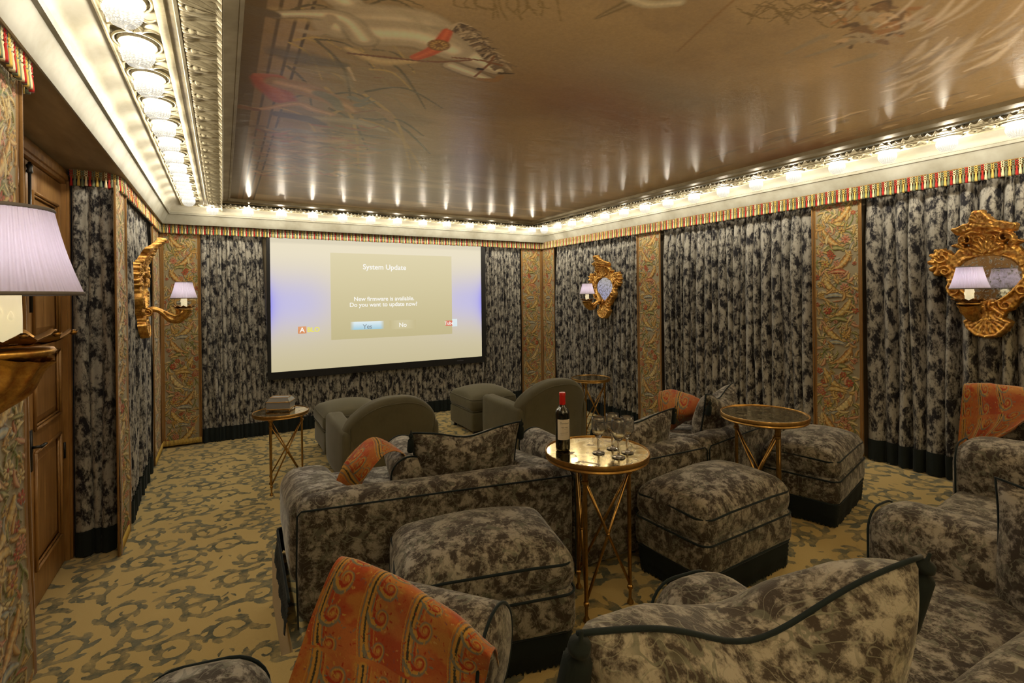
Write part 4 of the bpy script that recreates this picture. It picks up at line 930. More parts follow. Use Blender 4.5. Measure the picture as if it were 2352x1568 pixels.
# open mirror field
gy_, gx_ = np.mgrid[0:fc.H, 0:fc.W]; ux = gx_ * fc.res - CU; vz = gy_ * fc.res - CV_
ins = np.zeros(ux.shape, bool); mp = np.array(mir)
for i in range(len(mp)):
    x1, y1 = mp[i]; x2, y2 = mp[(i + 1) % len(mp)]; c_ = ((y1 > vz) != (y2 > vz)); xi = (x2 - x1) * (vz - y1) / (y2 - y1 + 1e-12) + x1; ins ^= c_ & (ux < xi)
fc.h[ins] = 0
wv = np.where(fc.h > 0, fc.h + .004 * np.sin(ux * 140) * np.cos(vz * 120) * (fc.h > .012) + .012, -.028)
lean = .17 * np.clip((vz - .20) / .28, 0, 1) ** 1.6 + .03 * np.clip((-vz - .25) / .25, 0, 1)
cell = (fc.h[:-1, :-1] > 0) | (fc.h[1:, :-1] > 0) | (fc.h[1:, 1:] > 0) | (fc.h[:-1, 1:] > 0)
frame_me = grid_mesh('carved_frame', np.stack([ux, -(wv + lean), vz], -1), M['gilt'], mask=cell)
mv = [(x * 1.04, -.006, (y_ + .03) * 1.03 - .03) for x, y_ in mir]
mm_ = bpy.data.meshes.new('mirror_plate'); mm_.from_pydata([(x, .0, z) for x, y_, z in mv] + mv, [], [tuple(range(48, 96))] + [(i, (i + 1) % 48, 48 + (i + 1) % 48, 48 + i) for i in range(48)]); mm_.materials.append(M['mirror'])
# arm: carved S scroll that swells into a fluted horn (local -y is out of the wall)
m = MB(); path = [(-.03, -.235), (-.065, -.215), (-.10, -.21), (-.15, -.225), (-.19, -.26), (-.225, -.305), (-.262, -.325), (-.30, -.318), (-.33, -.29), (-.35, -.255), (-.358, -.222)]
rad = [.022, .024, .023, .022, .024, .028, .033, .039, .047, .057, .066]
Pp = np.array([(0, a, b_) for a, b_ in path]); tt = np.linspace(0, 1, len(path)); t5 = np.linspace(0, 1, 44); Pq = np.stack([np.interp(t5, tt, Pp[:, i]) for i in range(3)], 1)
for _ in range(3): Pq[1:-1] = .25 * Pq[:-2] + .5 * Pq[1:-1] + .25 * Pq[2:]
rq = np.interp(t5, tt, rad)
T = np.gradient(Pq, axis=0); T /= np.linalg.norm(T, axis=1)[:, None]; na = 40; G = np.zeros((44, na, 3))
for i in range(44):
    u = np.array((1.0, 0, 0)); w_ = np.cross(T[i], u)
    for k in range(na): a = 2 * PI * k / na; q = rq[i] * (1 + .17 * abs(math.cos(a * 6)) + .06 * math.sin(i * .9) * abs(math.sin(a * 3))); G[i, k] = Pq[i] + q * (math.cos(a) * u + math.sin(a) * w_)
arm_me = grid_mesh('scroll_arm', G, M['gilt'], close_u=True)
m = MB()
for sg in (-1, 1):
    m.tube([(sg * .024, -.055 + (.042 * (1 - t * .8)) * math.cos(3.6 * t * PI + 1.2), -.245 + (.042 * (1 - t * .8)) * math.sin(3.6 * t * PI + 1.2)) for t in np.linspace(0, 1, 26)], [.011 * (1 - .5 * t) for t in np.linspace(0, 1, 26)], 8)
    m.tube([(sg * .03, -.19, -.235), (sg * .045, -.23, -.262), (sg * .05, -.285, -.285), (sg * .06, -.33, -.262), (sg * .07, -.35, -.235)], [.008, .012, .012, .01, .012], 8)
o = m.build('volute', M['gilt']); vol_me = o.data; bpy.data.objects.remove(o)
m = MB(); m.lathe([(.060, -.232), (.072, -.226), (.077, -.218), (.073, -.212), (.03, -.212)], 32, (0, -.358, 0)); o = m.build('cup_rim', M['gilt']); rim_me = o.data; bpy.data.objects.remove(o)
m = MB()      # leafy dark drip crown
for k in range(12):
    a = 2 * PI * k / 12; pr = [(.055, 0, .018), (.076, .003, .022), (.092, .012, .024), (.102, .022, .010)]
    V_ = []
    for (r_, z_, hw) in pr:
        for s_ in (-1, -.33, .33, 1): b_ = a + s_ * hw / r_; V_.append((r_ * math.cos(b_), -.358 + r_ * math.sin(b_), -.205 + z_ + .006 * (1 - s_ * s_)))
    m.add(V_, [(i * 4 + j, i * 4 + j + 1, i * 4 + j + 5, i * 4 + j + 4) for i in range(3) for j in range(3)])
    e = (.104 * math.cos(a), -.358 + .104 * math.sin(a), -.182); m.tube([e, (e[0] + .002 * math.cos(a), e[1] + .002 * math.sin(a), e[2] - .006)], [.008, .004], 6)
m.lathe([(.02, -.207), (.062, -.206), (.060, -.200), (.02, -.200)], 24, (0, -.358, 0))
o = m.build('drip_crown', M['brassdk']); crown_me = o.data; bpy.data.objects.remove(o)
m = MB(); m.lathe([(.0270, -.203), (.0275, -.15), (.0265, -.085), (.022, -.080), (.010, -.078)], 20, (0, -.358, 0), rfn=lambda a, z: 1 + .02 * math.sin(3 * a + 60 * z))
for k in range(6): a = k * 1.9; m.lathe([(.002, -.006), (.005, -.003), (.0045, .004), (.001, .012)], 6, (.0275 * math.cos(a), -.358 + .0275 * math.sin(a), -.13 - .01 * (k % 4)))
o = m.build('candle_sleeve', M['candle']); can_me = o.data; bpy.data.objects.remove(o)
nA = 288; zs = np.linspace(0, 1, 10); A = np.arange(nA) / nA * 2 * PI; A2, Z2 = np.meshgrid(A, zs); rs_ = .118 - (.118 - .074) * Z2 + (.0030 - .0012 * Z2) * np.cos(A2 * 60 + .4 * np.sin(A2 * 7)) - .004 * np.sin(PI * Z2)
shade_me = grid_mesh('pleated_shade', np.stack([rs_ * np.cos(A2), -.358 + rs_ * np.sin(A2), -.105 + .165 * Z2], -1), M['shade'], close_u=True)
binds = []
for (r_, z_, q) in ((.1185, -.105, .0042), (.0745, .060, .0040)):
    m = MB(); m.tube([(r_ * math.cos(a), -.358 + r_ * math.sin(a), z_) for a in np.linspace(0, 2 * PI, 49)[:-1]], q, 6, closed=True); o = m.build('shade_binding', M['shadetrim']); binds.append(o.data); bpy.data.objects.remove(o)
m = MB(); m.lathe([(.008, -.078), (.010, -.065), (.018, -.04), (.020, -.025), (.014, -.008), (.003, .002)], 14, (0, -.358, 0)); o = m.build('bulb', M['bulb']); bulb_me = o.data; bpy.data.objects.remove(o)
def sconce(label, x, y, rz):
    t = thing('mirror_sconce', label, 'wall sconce', (x, y, 2.09), rz)
    for n_, me in (('carved_frame', frame_me), ('mirror_plate', mm_), ('scroll_arm', arm_me), ('volute', vol_me), ('cup_rim', rim_me), ('drip_crown', crown_me), ('candle_sleeve', can_me), ('bulb', bulb_me)): share(n_, me, t)
    s_ = share('pleated_shade', shade_me, t); [share('shade_binding', q_, s_) for q_ in binds]
    l = bpy.data.lights.new('lamp_light', 'POINT'); l.energy = LAMP_W; l.color = (.93, .90, 1.0); l.shadow_soft_size = .02
    lo = bpy.data.objects.new('lamp_light', l); COL.objects.link(lo); lo.parent = t; lo.location = (0, -.358, -.024); bb = bpy.data.objects
sconce('large gilt carved mirror sconce on the right wall near the right picture edge', 5.275, 1.585, -PI / 2)
sconce('small distant gilt mirror sconce on the right wall seen past the screen', 5.285, 6.22, -PI / 2)
sconce('gilt mirror sconce seen side on, its lit shade before the corner panel', -.70, 6.15, PI / 2)
sconce('gilt sconce with big lilac pleated shade cut by the left picture edge', -.725, 1.33, PI / 2)

# ------------------------------------------------------------------ upholstery pieces
def place(o, loc, rz): o.location = loc; o.rotation_euler = (0, 0, rz); return o
def cord(name, pts, r, m, parent, closed=True, n=6, loc=(0, 0, 0), rz=0.0):
    mb = MB(); mb.tube(pts, r, n, closed=closed); return place(mb.build(name, m, parent), loc, rz)
def skirt(name, path, z0, z1, parent, loc=(0, 0, 0), rz=0.0, closed=False, step=.009):
    """knotted bullion skirt hanging along a plan path"""
    P = [np.array(p, float) for p in path]; 
    if closed: P.append(P[0])
    pts = []; nn = []
    for a, b_ in zip(P[:-1], P[1:]):
        L = np.linalg.norm(b_ - a); n = max(1, int(L / step)); d = (b_ - a) / L
        for k in range(n): pts.append(a + d * L * k / n); nn.append((d[1], -d[0]))
    pts.append(P[-1]); nn.append(nn[-1]); pts = np.array(pts); nn = np.array(nn)
    for _ in range(3): nn[1:-1] = (nn[:-2] + nn[1:-1] + nn[2:]) / 3
    nz = 15; Z = np.linspace(z0, z1, nz); k = np.arange(len(pts)); G = np.zeros((nz, len(pts), 3))
    for i, z in enumerate(Z):
        t = (z - z0) / (z1 - z0)
        off = .006 + (.008 * np.abs(np.sin(k * .78 + (i % 4) * 1.57)) if t > .34 else .006 * (k % 2) + .006)
        off = off + .012 * (1 - t) * (1 + .3 * np.sin(k * .31))
        G[i, :, :2] = pts + nn * off[:, None]; G[i, :, 2] = z + (.008 * np.sin(k * 2.3) * (i == 0) + .004)
    o = grid_obj(name, G, M['teal'], parent); m_ = MB(); m_.tube([(p[0] + q[0] * .010, p[1] + q[1] * .010, z1) for p, q in zip(pts[::3], nn[::3])], .007, 6)
    c_ = m_.build('heading_cord', M['cord'], o); return place(o, loc, rz)
def tassel(parent, loc, L=.10, r=.016):
    m_ = MB(); m_.lathe([(.003, .03), (.004, .012), (r * .75, .004), (r * .8, -.008), (r * .45, -.016), (r * .9, -.03), (r * 1.1, -L * .9), (r * .9, -L), (.002, -L)], 40, rfn=lambda a, z: 1 + .16 * (int(a * 57.3 / 9) % 2) * (z < -.02))
    o = m_.build('corner_tassel', M['teal'], parent); o.location = loc; return o
def pillow(name, label, c, w_, h_, T, rz, tilt, m, group=None, chop=.0, tassels=True, roll=0.0, tl=.10, tr_=.016, seamr=.0055):
    t = thing(name, label, 'cushion', c, rz, group); t.rotation_euler = (tilt, roll, rz)
    n = 26; a = np.linspace(-1, 1, n); U, V = np.meshgrid(a, a); g = lambda q: np.sign(q) * np.abs(q) ** .9
    def surf(s):
        ax = w_ / 2 * U * (1 - .075 * (1 - V ** 2)); az = h_ / 2 * V * (1 - .085 * (1 - U ** 2)) - chop * np.exp(-(U / .45) ** 2) * np.clip(V + .2, 0, 1.2)
        th = T / 2 * (np.clip(1 - U ** 2, 0, 1) * np.clip(1 - V ** 2, 0, 1)) ** .42 + .004 * np.sin(ax * 30) * np.cos(az * 26)
        return np.stack([ax, s * th, az], -1)
    A = surf(-1); B = surf(1)
    me = grid_mesh('pillow_cover', A, M[m]); bmm = bmesh.new(); bmm.from_mesh(me); me2 = grid_mesh('x', B[:, ::-1], None); bmm.from_mesh(me2); bmesh.ops.remove_doubles(bmm, verts=bmm.verts, dist=1e-4)
    bmesh.ops.recalc_face_normals(bmm, faces=bmm.faces); bmm.to_mesh(me); bmm.free(); bpy.data.meshes.remove(me2); me.polygons.foreach_set('use_smooth', [True] * len(me.polygons)); link(bpy.data.objects.new('pillow_cover', me), t)
    E_ = list(A[0, :]) + list(A[:, -1])[1:] + list(A[-1, ::-1])[1:] + list(A[::-1, 0])[1:-1]; E_ = [(p[0] * 1.008, 0, p[2] * 1.008) for p in E_]
    cord('seam_cord', E_, seamr, M['cord'], t)
    if tassels:
        for sg in (-1, 1): tassel(t, (sg * w_ / 2 * 1.01, -.012, h_ / 2 * .97), tl, tr_)
    return t
def bolster(label, c, r, L, rz, group=None):
    t = thing('bolster', label, 'bolster', c, rz, group); prof = [(.004, -L / 2 - .022), (r * .55, -L / 2 - .016), (r * .93, -L / 2 - .004), (r, -L / 2 + .012), (r * 1.01, -L / 6), (r * 1.015, L / 6), (r, L / 2 - .012), (r * .93, L / 2 + .004), (r * .55, L / 2 + .016), (.004, L / 2 + .022)]
    m_ = MB(); m_.lathe(prof, 32); m_.v = [(x, z, y) for x, y, z in m_.v]; m_.f = [tuple(reversed(f)) for f in m_.f]; m_.build('bolster_cover', M['sofa'], t)
    for s_ in (-1, 1): cord('end_piping', [(r * .99 * math.cos(a), s_ * L / 2, r * .99 * math.sin(a)) for a in np.linspace(0, 2 * PI, 33)[:-1]], .005, M['cord'], t)
    return t
# footstools of patterned velvet
def footstool(label, c, rz, sx=.76, sy=.52, seed=1):
    t = thing('footstool', label, 'ottoman', (c[0], c[1], ZU), rz); h = .475
    soft('base', (sx + .01, sy + .01, .20), (0, 0, .245), .05, M['sofa'], t, n=8, seed=seed)
    cu = soft('seat_cushion', (sx, sy, .185), (0, 0, .395), .075, M['sofa'], t, fn=lambda x, y, z: crown(sx, sy, .185, .085, .02)(x, y, z), n=14, seed=seed + 5, lump=.008)
    cord('top_piping', [(x * (1 - .012 * math.cos(k)), y, z - .018 * max(0, abs(x) * 2 / sx * abs(y) * 2 / sy - .5)) for k, (x, y, z) in enumerate(rrect(sx - .008, sy - .008, .07, h - .022))], .006, M['cord'], t, n=6)
    cord('lower_piping', rrect(sx + .008, sy + .008, .06, .322), .0055, M['cord'], t)
    skirt('bullion_skirt', [(x, y) for x, y, z in rrect(sx + .01, sy + .01, .06, 0)][::-1], .004, .165, t, closed=True); return t
footstool('patterned velvet footstool behind the orange throw, left of the bottle table', (1.005, 2.09), math.radians(-14), seed=3)
footstool('patterned velvet footstool in the middle, between the two brass tables', (2.475, 1.975), math.radians(2), .79, .50, seed=8)
footstool('patterned velvet footstool on the right in front of the embroidered panel', (3.87, 2.175), math.radians(14), .77, .50, seed=14)

def sofa(label, secs, arms, ahs, ah0, ar, slope, back=True, bh=.625, pip=.585, name='curved_sofa', Ds=None, sh=.465):
    """secs: (x, y, angle, width) of the rear-left corner of each section; arms: (x, y, angle, width, depth)"""
    t = thing(name, label, 'sofa', (0, 0, 0)); sd = 1
    for (x, y, a, w_) in secs:
        a = math.radians(a); sd += 3
        place(soft('backrest', (w_, .21, bh - .02), (w_ / 2, .105, bh / 2 + .01), .075, M['sofa'], t, n=12, seed=sd, lump=.006), (x, y, ZU), a)
        cord('back_piping', [(.012, -.003, .03), (.006, -.003, pip * .5), (.012, -.004, pip - .02), (.03, -.004, pip), (w_ / 2, -.005, pip + .003), (w_ - .03, -.004, pip), (w_ - .012, -.004, pip - .02), (w_ - .006, -.003, pip * .5), (w_ - .012, -.003, .03)], .0045, M['cord'], t, closed=False, loc=(x, y, ZU), rz=a)
        D = Ds[len([c for c in t.children if c.name.startswith('backrest')]) - 1] if Ds else .72
        place(soft('seat_base', (w_, D, .20), (w_ / 2, .19 + D / 2, sh - .215), .04, M['sofa'], t, n=6, seed=sd), (x, y, ZU), a)
        place(soft('seat_cushion', (w_ - .02, D + .02, .16), (w_ / 2, .20 + D / 2, sh - .08), .06, M['sofa'], t, fn=crown(w_, D, .16, .03), n=10, seed=sd + 1), (x, y, ZU), a)
        skirt('bullion_skirt', [(w_ + .0, .19 + D), (0, .19 + D)], .004, .165, t, (x, y, ZU), a)
    for k, (x, y, a, w_, d_, sides) in enumerate(arms):
        a = math.radians(a); sd += 2; ah = ahs[k] if ahs else ah0
        def f_(x_, y_, z_, d_=d_): q = (y_ + d_ / 2) / d_; return (x_, y_, z_ - (slope * q * (z_ > -.05) * min(1, (z_ + .05) / .2)))
        H = ah - .15
        place(soft('arm', (w_, d_, H), (w_ / 2, d_ / 2 + .02, .15 + H / 2), ar, M['sofa'], t, fn=f_, n=12, seed=sd, lump=.007), (x, y, ZU), a)
        e = .27 * ar; yf = d_ + .024 - e; tp = ah - slope + .003 - e; rp = ar * .7; xa, xb = e - .004, w_ - e + .004
        F_ = [(xa, yf, .18), (xa, yf, .3)]
        for q in np.linspace(0, 1, 7): b_ = PI - q * PI / 2; F_.append((xa + rp + rp * math.cos(b_), yf, tp - rp + rp * math.sin(b_)))
        for q in np.linspace(0, 1, 7): b_ = PI / 2 - q * PI / 2; F_.append((xb - rp + rp * math.cos(b_), yf, tp - rp + rp * math.sin(b_)))
        F_ += [(xb, yf, .3), (xb, yf, .18)]
        cord('front_piping', F_, .0055, M['cord'], t, closed=False, loc=(x, y, ZU), rz=a)
        pth = []
        if 'l' in sides: pth = [(w_, d_ + .015), (0, d_ + .015), (0, .0)]
        elif 'r' in sides: pth = [(w_, 0.0), (w_, d_ + .015), (0, d_ + .015)]
        else: pth = [(w_, d_ + .015), (0, d_ + .015)]
        skirt('bullion_skirt', pth, .004, .165, t, (x, y, ZU), a)
    return t
sofa('curved velvet sofa of the middle row with its low back toward the camera',
     [(.285, 2.59, -11.5, 1.47), (1.73, 2.29, -2, 1.05), (2.785, 2.255, 9, 1.0)],
     [(.268, 2.60, -1.5, .31, .84, 'l'), (1.46, 2.36, -6, .27, .80, ''), (2.655, 2.27, 4, .24, .80, ''), (3.53, 2.38, 10, .25, .80, 'r')], None, .645, .11, .10)
sofa('curved velvet sofa of the nearest row, only arms and seats in view',
     [(-.43, .78, -11, 2.02), (1.56, .40, -3, 1.38), (2.96, .33, 6, 1.35), (4.30, .47, 10, .95)],
     [(-.42, .84, -11, .40, .92, 'l'), (1.17, .42, -7, .38, .93, ''), (2.62, .33, 0, .36, .93, ''), (3.92, .42, 6, .40, .92, 'r')], [.62, .62, .62, .72], .62, .15, .02, bh=.58, pip=.54, Ds=[.55, .53, .70, .6], sh=.385)

pillow('throw_pillow', 'square patterned pillow with slate tassels beside the farther orange throw', (1.245, 2.735, .985), .66, .45, .20, math.radians(-9), math.radians(12), 'sofa', chop=.035)
pillow('throw_pillow', 'patterned pillow just behind the wine glasses', (2.33, 2.50, .965), .72, .44, .20, math.radians(2), math.radians(12), 'sofa', chop=.03)
pillow('throw_pillow', 'patterned pillow turned side on behind the rightmost brass table, tassel hanging', (3.27, 2.585, 1.0), .62, .50, .26, math.radians(20), math.radians(10), 'sofa', chop=.05, tassels=False)
tassel(bpy.data.objects['throw_pillow.002'], (-.305, -.035, .20), .09, .017)
pillow('throw_pillow', 'biggest pillow, patterned, with thick slate cord across the bottom foreground', (.895, .66, 1.15), .77, .56, .34, math.radians(-13), math.radians(18), 'sofa', chop=.08, tl=.17, tr_=.024, seamr=.0058)
pillow('throw_pillow', 'patterned pillow cut by the lower right picture corner', (2.62, .50, .93), .62, .56, .24, math.radians(78), math.radians(6), 'sofa', tassels=False)
bolster('round bolster under the farther orange throw on the middle sofa', (.955, 2.975, .962), .112, .46, math.radians(-11))
bolster('patterned bolster half hidden behind the wine bottle table', (1.83, 2.74, .955), .11, .40, math.radians(-4))
pillow('throw_pillow', 'dark patterned pillow holding up the orange throw at the right picture edge', (4.62, 1.12, 1.03), .62, .60, .20, math.radians(94), 0.0, 'sofa', tassels=False)
bolster('bolster under the big orange throw in the foreground', (.47, 1.40, 1.00), .125, .50, math.radians(40))

# ------------------------------------------------------------------ paisley throws
OR = (.47, .15, .045); RD = (.38, .045, .018); GD = (.52, .28, .06); GR = (.20, .19, .14); MU = (.24, .09, .085)
pz = Canvas(1.1, 1.0, .0042, OR); gy_, gx_ = np.mgrid[0:pz.H, 0:pz.W]; xx_ = gx_ * pz.res; yy_ = gy_ * pz.res
nn_ = fnoise(xx_, yy_, 31, 5, 5); k_ = sm(nn_, .4, .65)[..., None] * .7; pz.col = pz.col * (1 - k_) + np.array(RD) * k_
nn_ = fnoise(xx_, yy_, 33, 9, 9); k_ = sm(nn_, .5, .7)[..., None] * .5; pz.col = pz.col * (1 - k_) + np.array(GD) * k_
R3 = random.Random(5)
def warp(x, y): return (x + .05 * math.sin(y * 5 + 1), y + .04 * math.sin(x * 6))
def line(x0, y0, x1, y1, wd, c_, n=22, **kw): pz.stroke([warp(x0 + (x1 - x0) * t, y0 + (y1 - y0) * t) for t in np.linspace(0, 1, n)], wd, c_, **kw)
for x0 in (.09, .34, .62, .88):
    for o_, wd, c_ in ((0, .022, GD), (-.026, .004, GR), (.026, .004, GR), (-.038, .003, GD), (.038, .003, RD), (.05, .0025, GD)): line(x0 + o_, 0, x0 + o_ + .06, 1, wd, c_)
    for t in np.arange(0, 1, .019): a = warp(x0 + .06 * t, t); b_ = warp(x0 + .06 * (t + .006), t + .009); pz.stroke([a, b_], .0065, (.05, .045, .03))
def paisley(cx, cy, s, ang, cols):
    for q, c_ in enumerate(cols):
        k = s * (1 - q * .2); pts = []; wd = []
        for t in np.linspace(0, 1, 16): a = ang + 1.9 * t * t; r_ = k * t; pts.append((cx + r_ * math.cos(a) * .9, cy + r_ * math.sin(a))); wd.append(k * .42 * (1 - t) ** .7 + .001)
        pz.stroke(pts, wd, c_)
for cx in (.215, .48, .75, 1.0):
    for k, cy in enumerate(np.arange(.08, 1, .17)):
        x, y = warp(cx, cy); paisley(x, y, .105, 1.2 + 3.14 * (k % 2) * 0 + R3.uniform(-.2, .2), [GR, GD, RD, OR, GD]); 
        for q in range(9): a = q * .7; pz.stroke([(x + .055 * math.cos(a), y + .055 * math.sin(a)), (x + .066 * math.cos(a), y + .066 * math.sin(a))], .005, R3.choice([GD, RD, GR]))
for k in range(520):
    x, y = R3.uniform(0, 1.1), R3.uniform(0, 1); c_ = R3.choice([GD, RD, GD, GR, MU, (.6, .36, .12)]); L = R3.uniform(.004, .016); a = R3.uniform(0, 6.28); pz.stroke([(x, y), (x + L * math.cos(a), y + L * math.sin(a))], R3.uniform(.0018, .0035), c_)
def onX(px, py, X): r = _ray(px, py); return np.array((0, 0, EYE)) + r * (X / r[0])
def throw(label, rows, uv0, uvs, seed, fold=.008, fine=190, thick=.004):
    C = np.array(rows, float); ny, nx_ = C.shape[:2]
    def cr(Cc, n):      # catmull-rom along axis 0
        m0 = Cc.shape[0]; t = np.linspace(0, m0 - 1, n); i = np.clip(t.astype(int), 0, m0 - 2); f = (t - i)[:, None, None]
        g = lambda j: Cc[np.clip(j, 0, m0 - 1)]; a, b_, c_, d_ = g(i - 1), g(i), g(i + 1), g(i + 2)
        return .5 * (2 * b_ + (c_ - a) * f + (2 * a - 5 * b_ + 4 * c_ - d_) * f ** 2 + (3 * b_ - a - 3 * c_ + d_) * f ** 3)
    G = cr(C, fine); G = cr(G.transpose(1, 0, 2), fine).transpose(1, 0, 2)
    u = np.linspace(0, 1, fine); U, V = np.meshgrid(u, u); w_ = fold * (np.sin(U * 19 + 3 * np.sin(V * 3 + seed)) * .6 + np.sin(U * 9 + V * 5 + seed)) * np.clip(V * 1.6, 0, 1)
    dx = np.gradient(G, axis=1); dy = np.gradient(G, axis=0); N = np.cross(dx, dy); N /= np.linalg.norm(N, axis=-1, keepdims=True) + 1e-9; G = G + N * w_[..., None]
    ix = ((uv0[0] + U * uvs[0] * 1.7) / pz.res).astype(int) % pz.W; iy = ((uv0[1] + V * uvs[1] * 1.7) / pz.res).astype(int) % pz.H
    c = G.reshape(-1, 3).mean(0); o = grid_obj('paisley_throw', G - c, M['throw'], None, col=pz.col[iy, ix]); o.location = c
    sm_ = o.modifiers.new('thickness', 'SOLIDIFY'); sm_.thickness = thick; sm_.offset = 0
    return tag(o, label, 'throw blanket')
Q = lambda *p: [onz(*a) for a in p]
ridge = Q((772, 1288, 1.235), (880, 1328, 1.205), (1005, 1398, 1.17), (1128, 1506, 1.09)); nb = np.array((.60, .75, 0))
throw('large orange paisley throw draped over a bolster in the bottom foreground',
      [[p + nb * .15 - np.array((0, 0, .22)) for p in ridge], [p + nb * .075 - np.array((0, 0, .045)) for p in ridge], ridge,
       Q((722, 1400, 1.11), (850, 1430, 1.09), (975, 1490, 1.07), (1115, 1560, 1.02)), Q((690, 1500, 1.0), (825, 1540, .985), (950, 1590, .97), (1080, 1640, .95)), Q((655, 1600, .90), (800, 1650, .89), (925, 1700, .885), (1050, 1720, .88))], (.02, .05), (.62, .75), 1, fold=.006, fine=260)
throw('small orange paisley throw over the bolster at the left end of the middle sofa',
      [Q((772, 1103, .985), (800, 1050, 1.09), (850, 1006, 1.145), (893, 1016, 1.12), (942, 1056, 1.03), (958, 1080, .97)), Q((790, 1110, .96), (822, 1062, 1.08), (868, 1022, 1.125), (910, 1030, 1.10), (950, 1066, 1.01), (965, 1094, .93)), Q((822, 1124, .925), (850, 1082, 1.02), (880, 1048, 1.075), (912, 1036, 1.098), (948, 1062, 1.03), (968, 1108, .90))], (.3, .1), (.5, .35), 2, fold=.003)
throw('orange paisley throw behind the side-on pillow at the right end of the middle sofa',
      [Q((1522, 905, 1.10), (1548, 902, 1.12), (1585, 914, 1.10), (1625, 930, 1.08)), Q((1514, 902, 1.14), (1542, 896, 1.165), (1584, 908, 1.14), (1622, 926, 1.10)), Q((1514, 940, 1.03), (1540, 945, 1.035), (1575, 950, 1.03), (1610, 955, 1.0)), Q((1528, 988, .87), (1546, 984, .87), (1568, 972, .90), (1590, 962, .92))], (.55, .3), (.4, .35), 3, fold=.004)
XR_ = lambda *p: [onX(*a) for a in p]
throw('orange paisley throw hanging at the right picture edge before the velvet curtain',
      [XR_((2222, 893, 4.75), (2262, 890, 4.75), (2310, 894, 4.75), (2400, 902, 4.7)), XR_((2214, 886, 4.52), (2258, 882, 4.52), (2315, 889, 4.5), (2420, 900, 4.45)), XR_((2206, 960, 4.47), (2255, 955, 4.46), (2315, 950, 4.42), (2410, 930, 4.36)), XR_((2198, 1040, 4.44), (2232, 1020, 4.44), (2275, 1000, 4.42), (2360, 965, 4.32)), XR_((2191, 1092, 4.42), (2212, 1070, 4.43), (2235, 1035, 4.43), (2290, 1005, 4.40)), XR_((2204, 1122, 4.40), (2214, 1105, 4.42), (2224, 1075, 4.43), (2242, 1040, 4.42))], (.05, .4), (.6, .9), 4, fold=.010)

# ------------------------------------------------------------------ olive club chairs and their footstools
def club_chair(label, cx, y0, rz=0.0):
    t = thing('club_chair', label, 'armchair', (cx, y0, 0), rz); W = 1.06; g = M['green']
    soft('seat_base', (W - .30, .86, .24), (0, .52, .20), .03, g, t, n=5, seed=1); soft('seat_cushion', (W - .40, .74, .17), (0, .58, .39), .06, g, t, fn=crown(W - .4, .74, .17, .04), n=9, seed=2)
    for s_ in (-1, 1):
        soft('arm', (.20, 1.02, .56), (s_ * (W / 2 - .11), .58, .335), .055, g, t, fn=lambda x, y, z, s_=s_: (x + s_ * .035 * math.sin(PI * min(1, max(0, (y + .51) / 1.02))) * (1 - abs(z) * 1.2), y, z - .03 * max(0, -y) * (z > 0)), n=11, seed=3 + s_)
        x0 = s_ * (W / 2 - .11); cord('arm_piping', [(x0 - .085, 1.075, .08), (x0 - .088, 1.085, .30), (x0 - .075, 1.08, .595), (x0, 1.08, .608), (x0 + .075, 1.08, .595), (x0 + .088, 1.085, .30), (x0 + .085, 1.075, .08)], .0045, g, t, closed=False)
    def bf(x, y, z):
        u = min(1, abs(x) / .50); top = .93 - .30 * u ** 2.6; z2 = (z + .42) / .84 * (top - .07) + .07; lean = .10 * max(0, (z2 - .45) / .45); wrap = .10 * u ** 2
        bulge = .05 * (1 - u ** 2) * (y < 0)
        return (x * (1 + .03 * math.sin(PI * min(1, z2))), y - lean + wrap - bulge, z2)
    soft('backrest', (.98, .22, .84), (0, .13, 0), .085, g, t, fn=bf, n=16, seed=6, lump=.003)
    pts = []
    for a in np.linspace(-1, 1, 41): x = .455 * a; u = abs(x) / .50; top = .93 - .30 * u ** 2.6 - .06; lean = .10 * max(0, (top - .45) / .45); pts.append((x, .13 - .112 - lean + .10 * u ** 2 - .05 * (1 - u * u) + .004, top))
    pts = [(pts[0][0], pts[0][1] + .03, .10), (pts[0][0], pts[0][1] + .02, .32)] + pts + [(pts[-1][0], pts[-1][1] + .02, .32), (pts[-1][0], pts[-1][1] + .03, .10)]
    cord('back_piping', pts, .0045, g, t, closed=False)
    for x in (-.42, .42):
        for y in (.12, 1.0): m_ = MB(); m_.lathe([(.020, 0), (.026, .03), (.036, .075)], 4, (x, y, 0), ang=PI / 4); m_.build('foot', M['ebony'], t, False)
    return t
def green_stool(label, cx, cy, rz=0.0):
    t = thing('club_footstool', label, 'ottoman', (cx, cy, 0), rz); sx, sy = .72, .80; g = M['green']
    soft('base', (sx, sy, .27), (0, 0, .195), .03, g, t, n=6, seed=2)
    soft('seat_cushion', (sx + .02, sy + .02, .20), (0, 0, .43), .07, g, t, fn=crown(sx, sy, .20, .11, .02), n=12, seed=4, lump=.005)
    cord('top_piping', rrect(sx + .01, sy + .01, .06, .505), .005, g, t); cord('lower_piping', rrect(sx + .008, sy + .008, .06, .345), .005, g, t)
    for x in (-.30, .30):
        for y in (-.34, .34):
            m_ = MB(); m_.lathe([(.034, 0), (.024, .02), (.032, .065)], 4, (x, y, 0), ang=PI / 4); m_.build('foot', M['ebony'], t, False)
    return t
club_chair('olive velvet club chair seen from behind, on the left under the screen', 1.57, 5.22)
club_chair('olive velvet club chair on the right, in front of the far round table', 3.62, 5.18)
green_stool('olive velvet footstool left of the left club chair', 1.42, 6.84)
green_stool('olive velvet footstool left of the right club chair, below the screen corner', 3.385, 6.82)

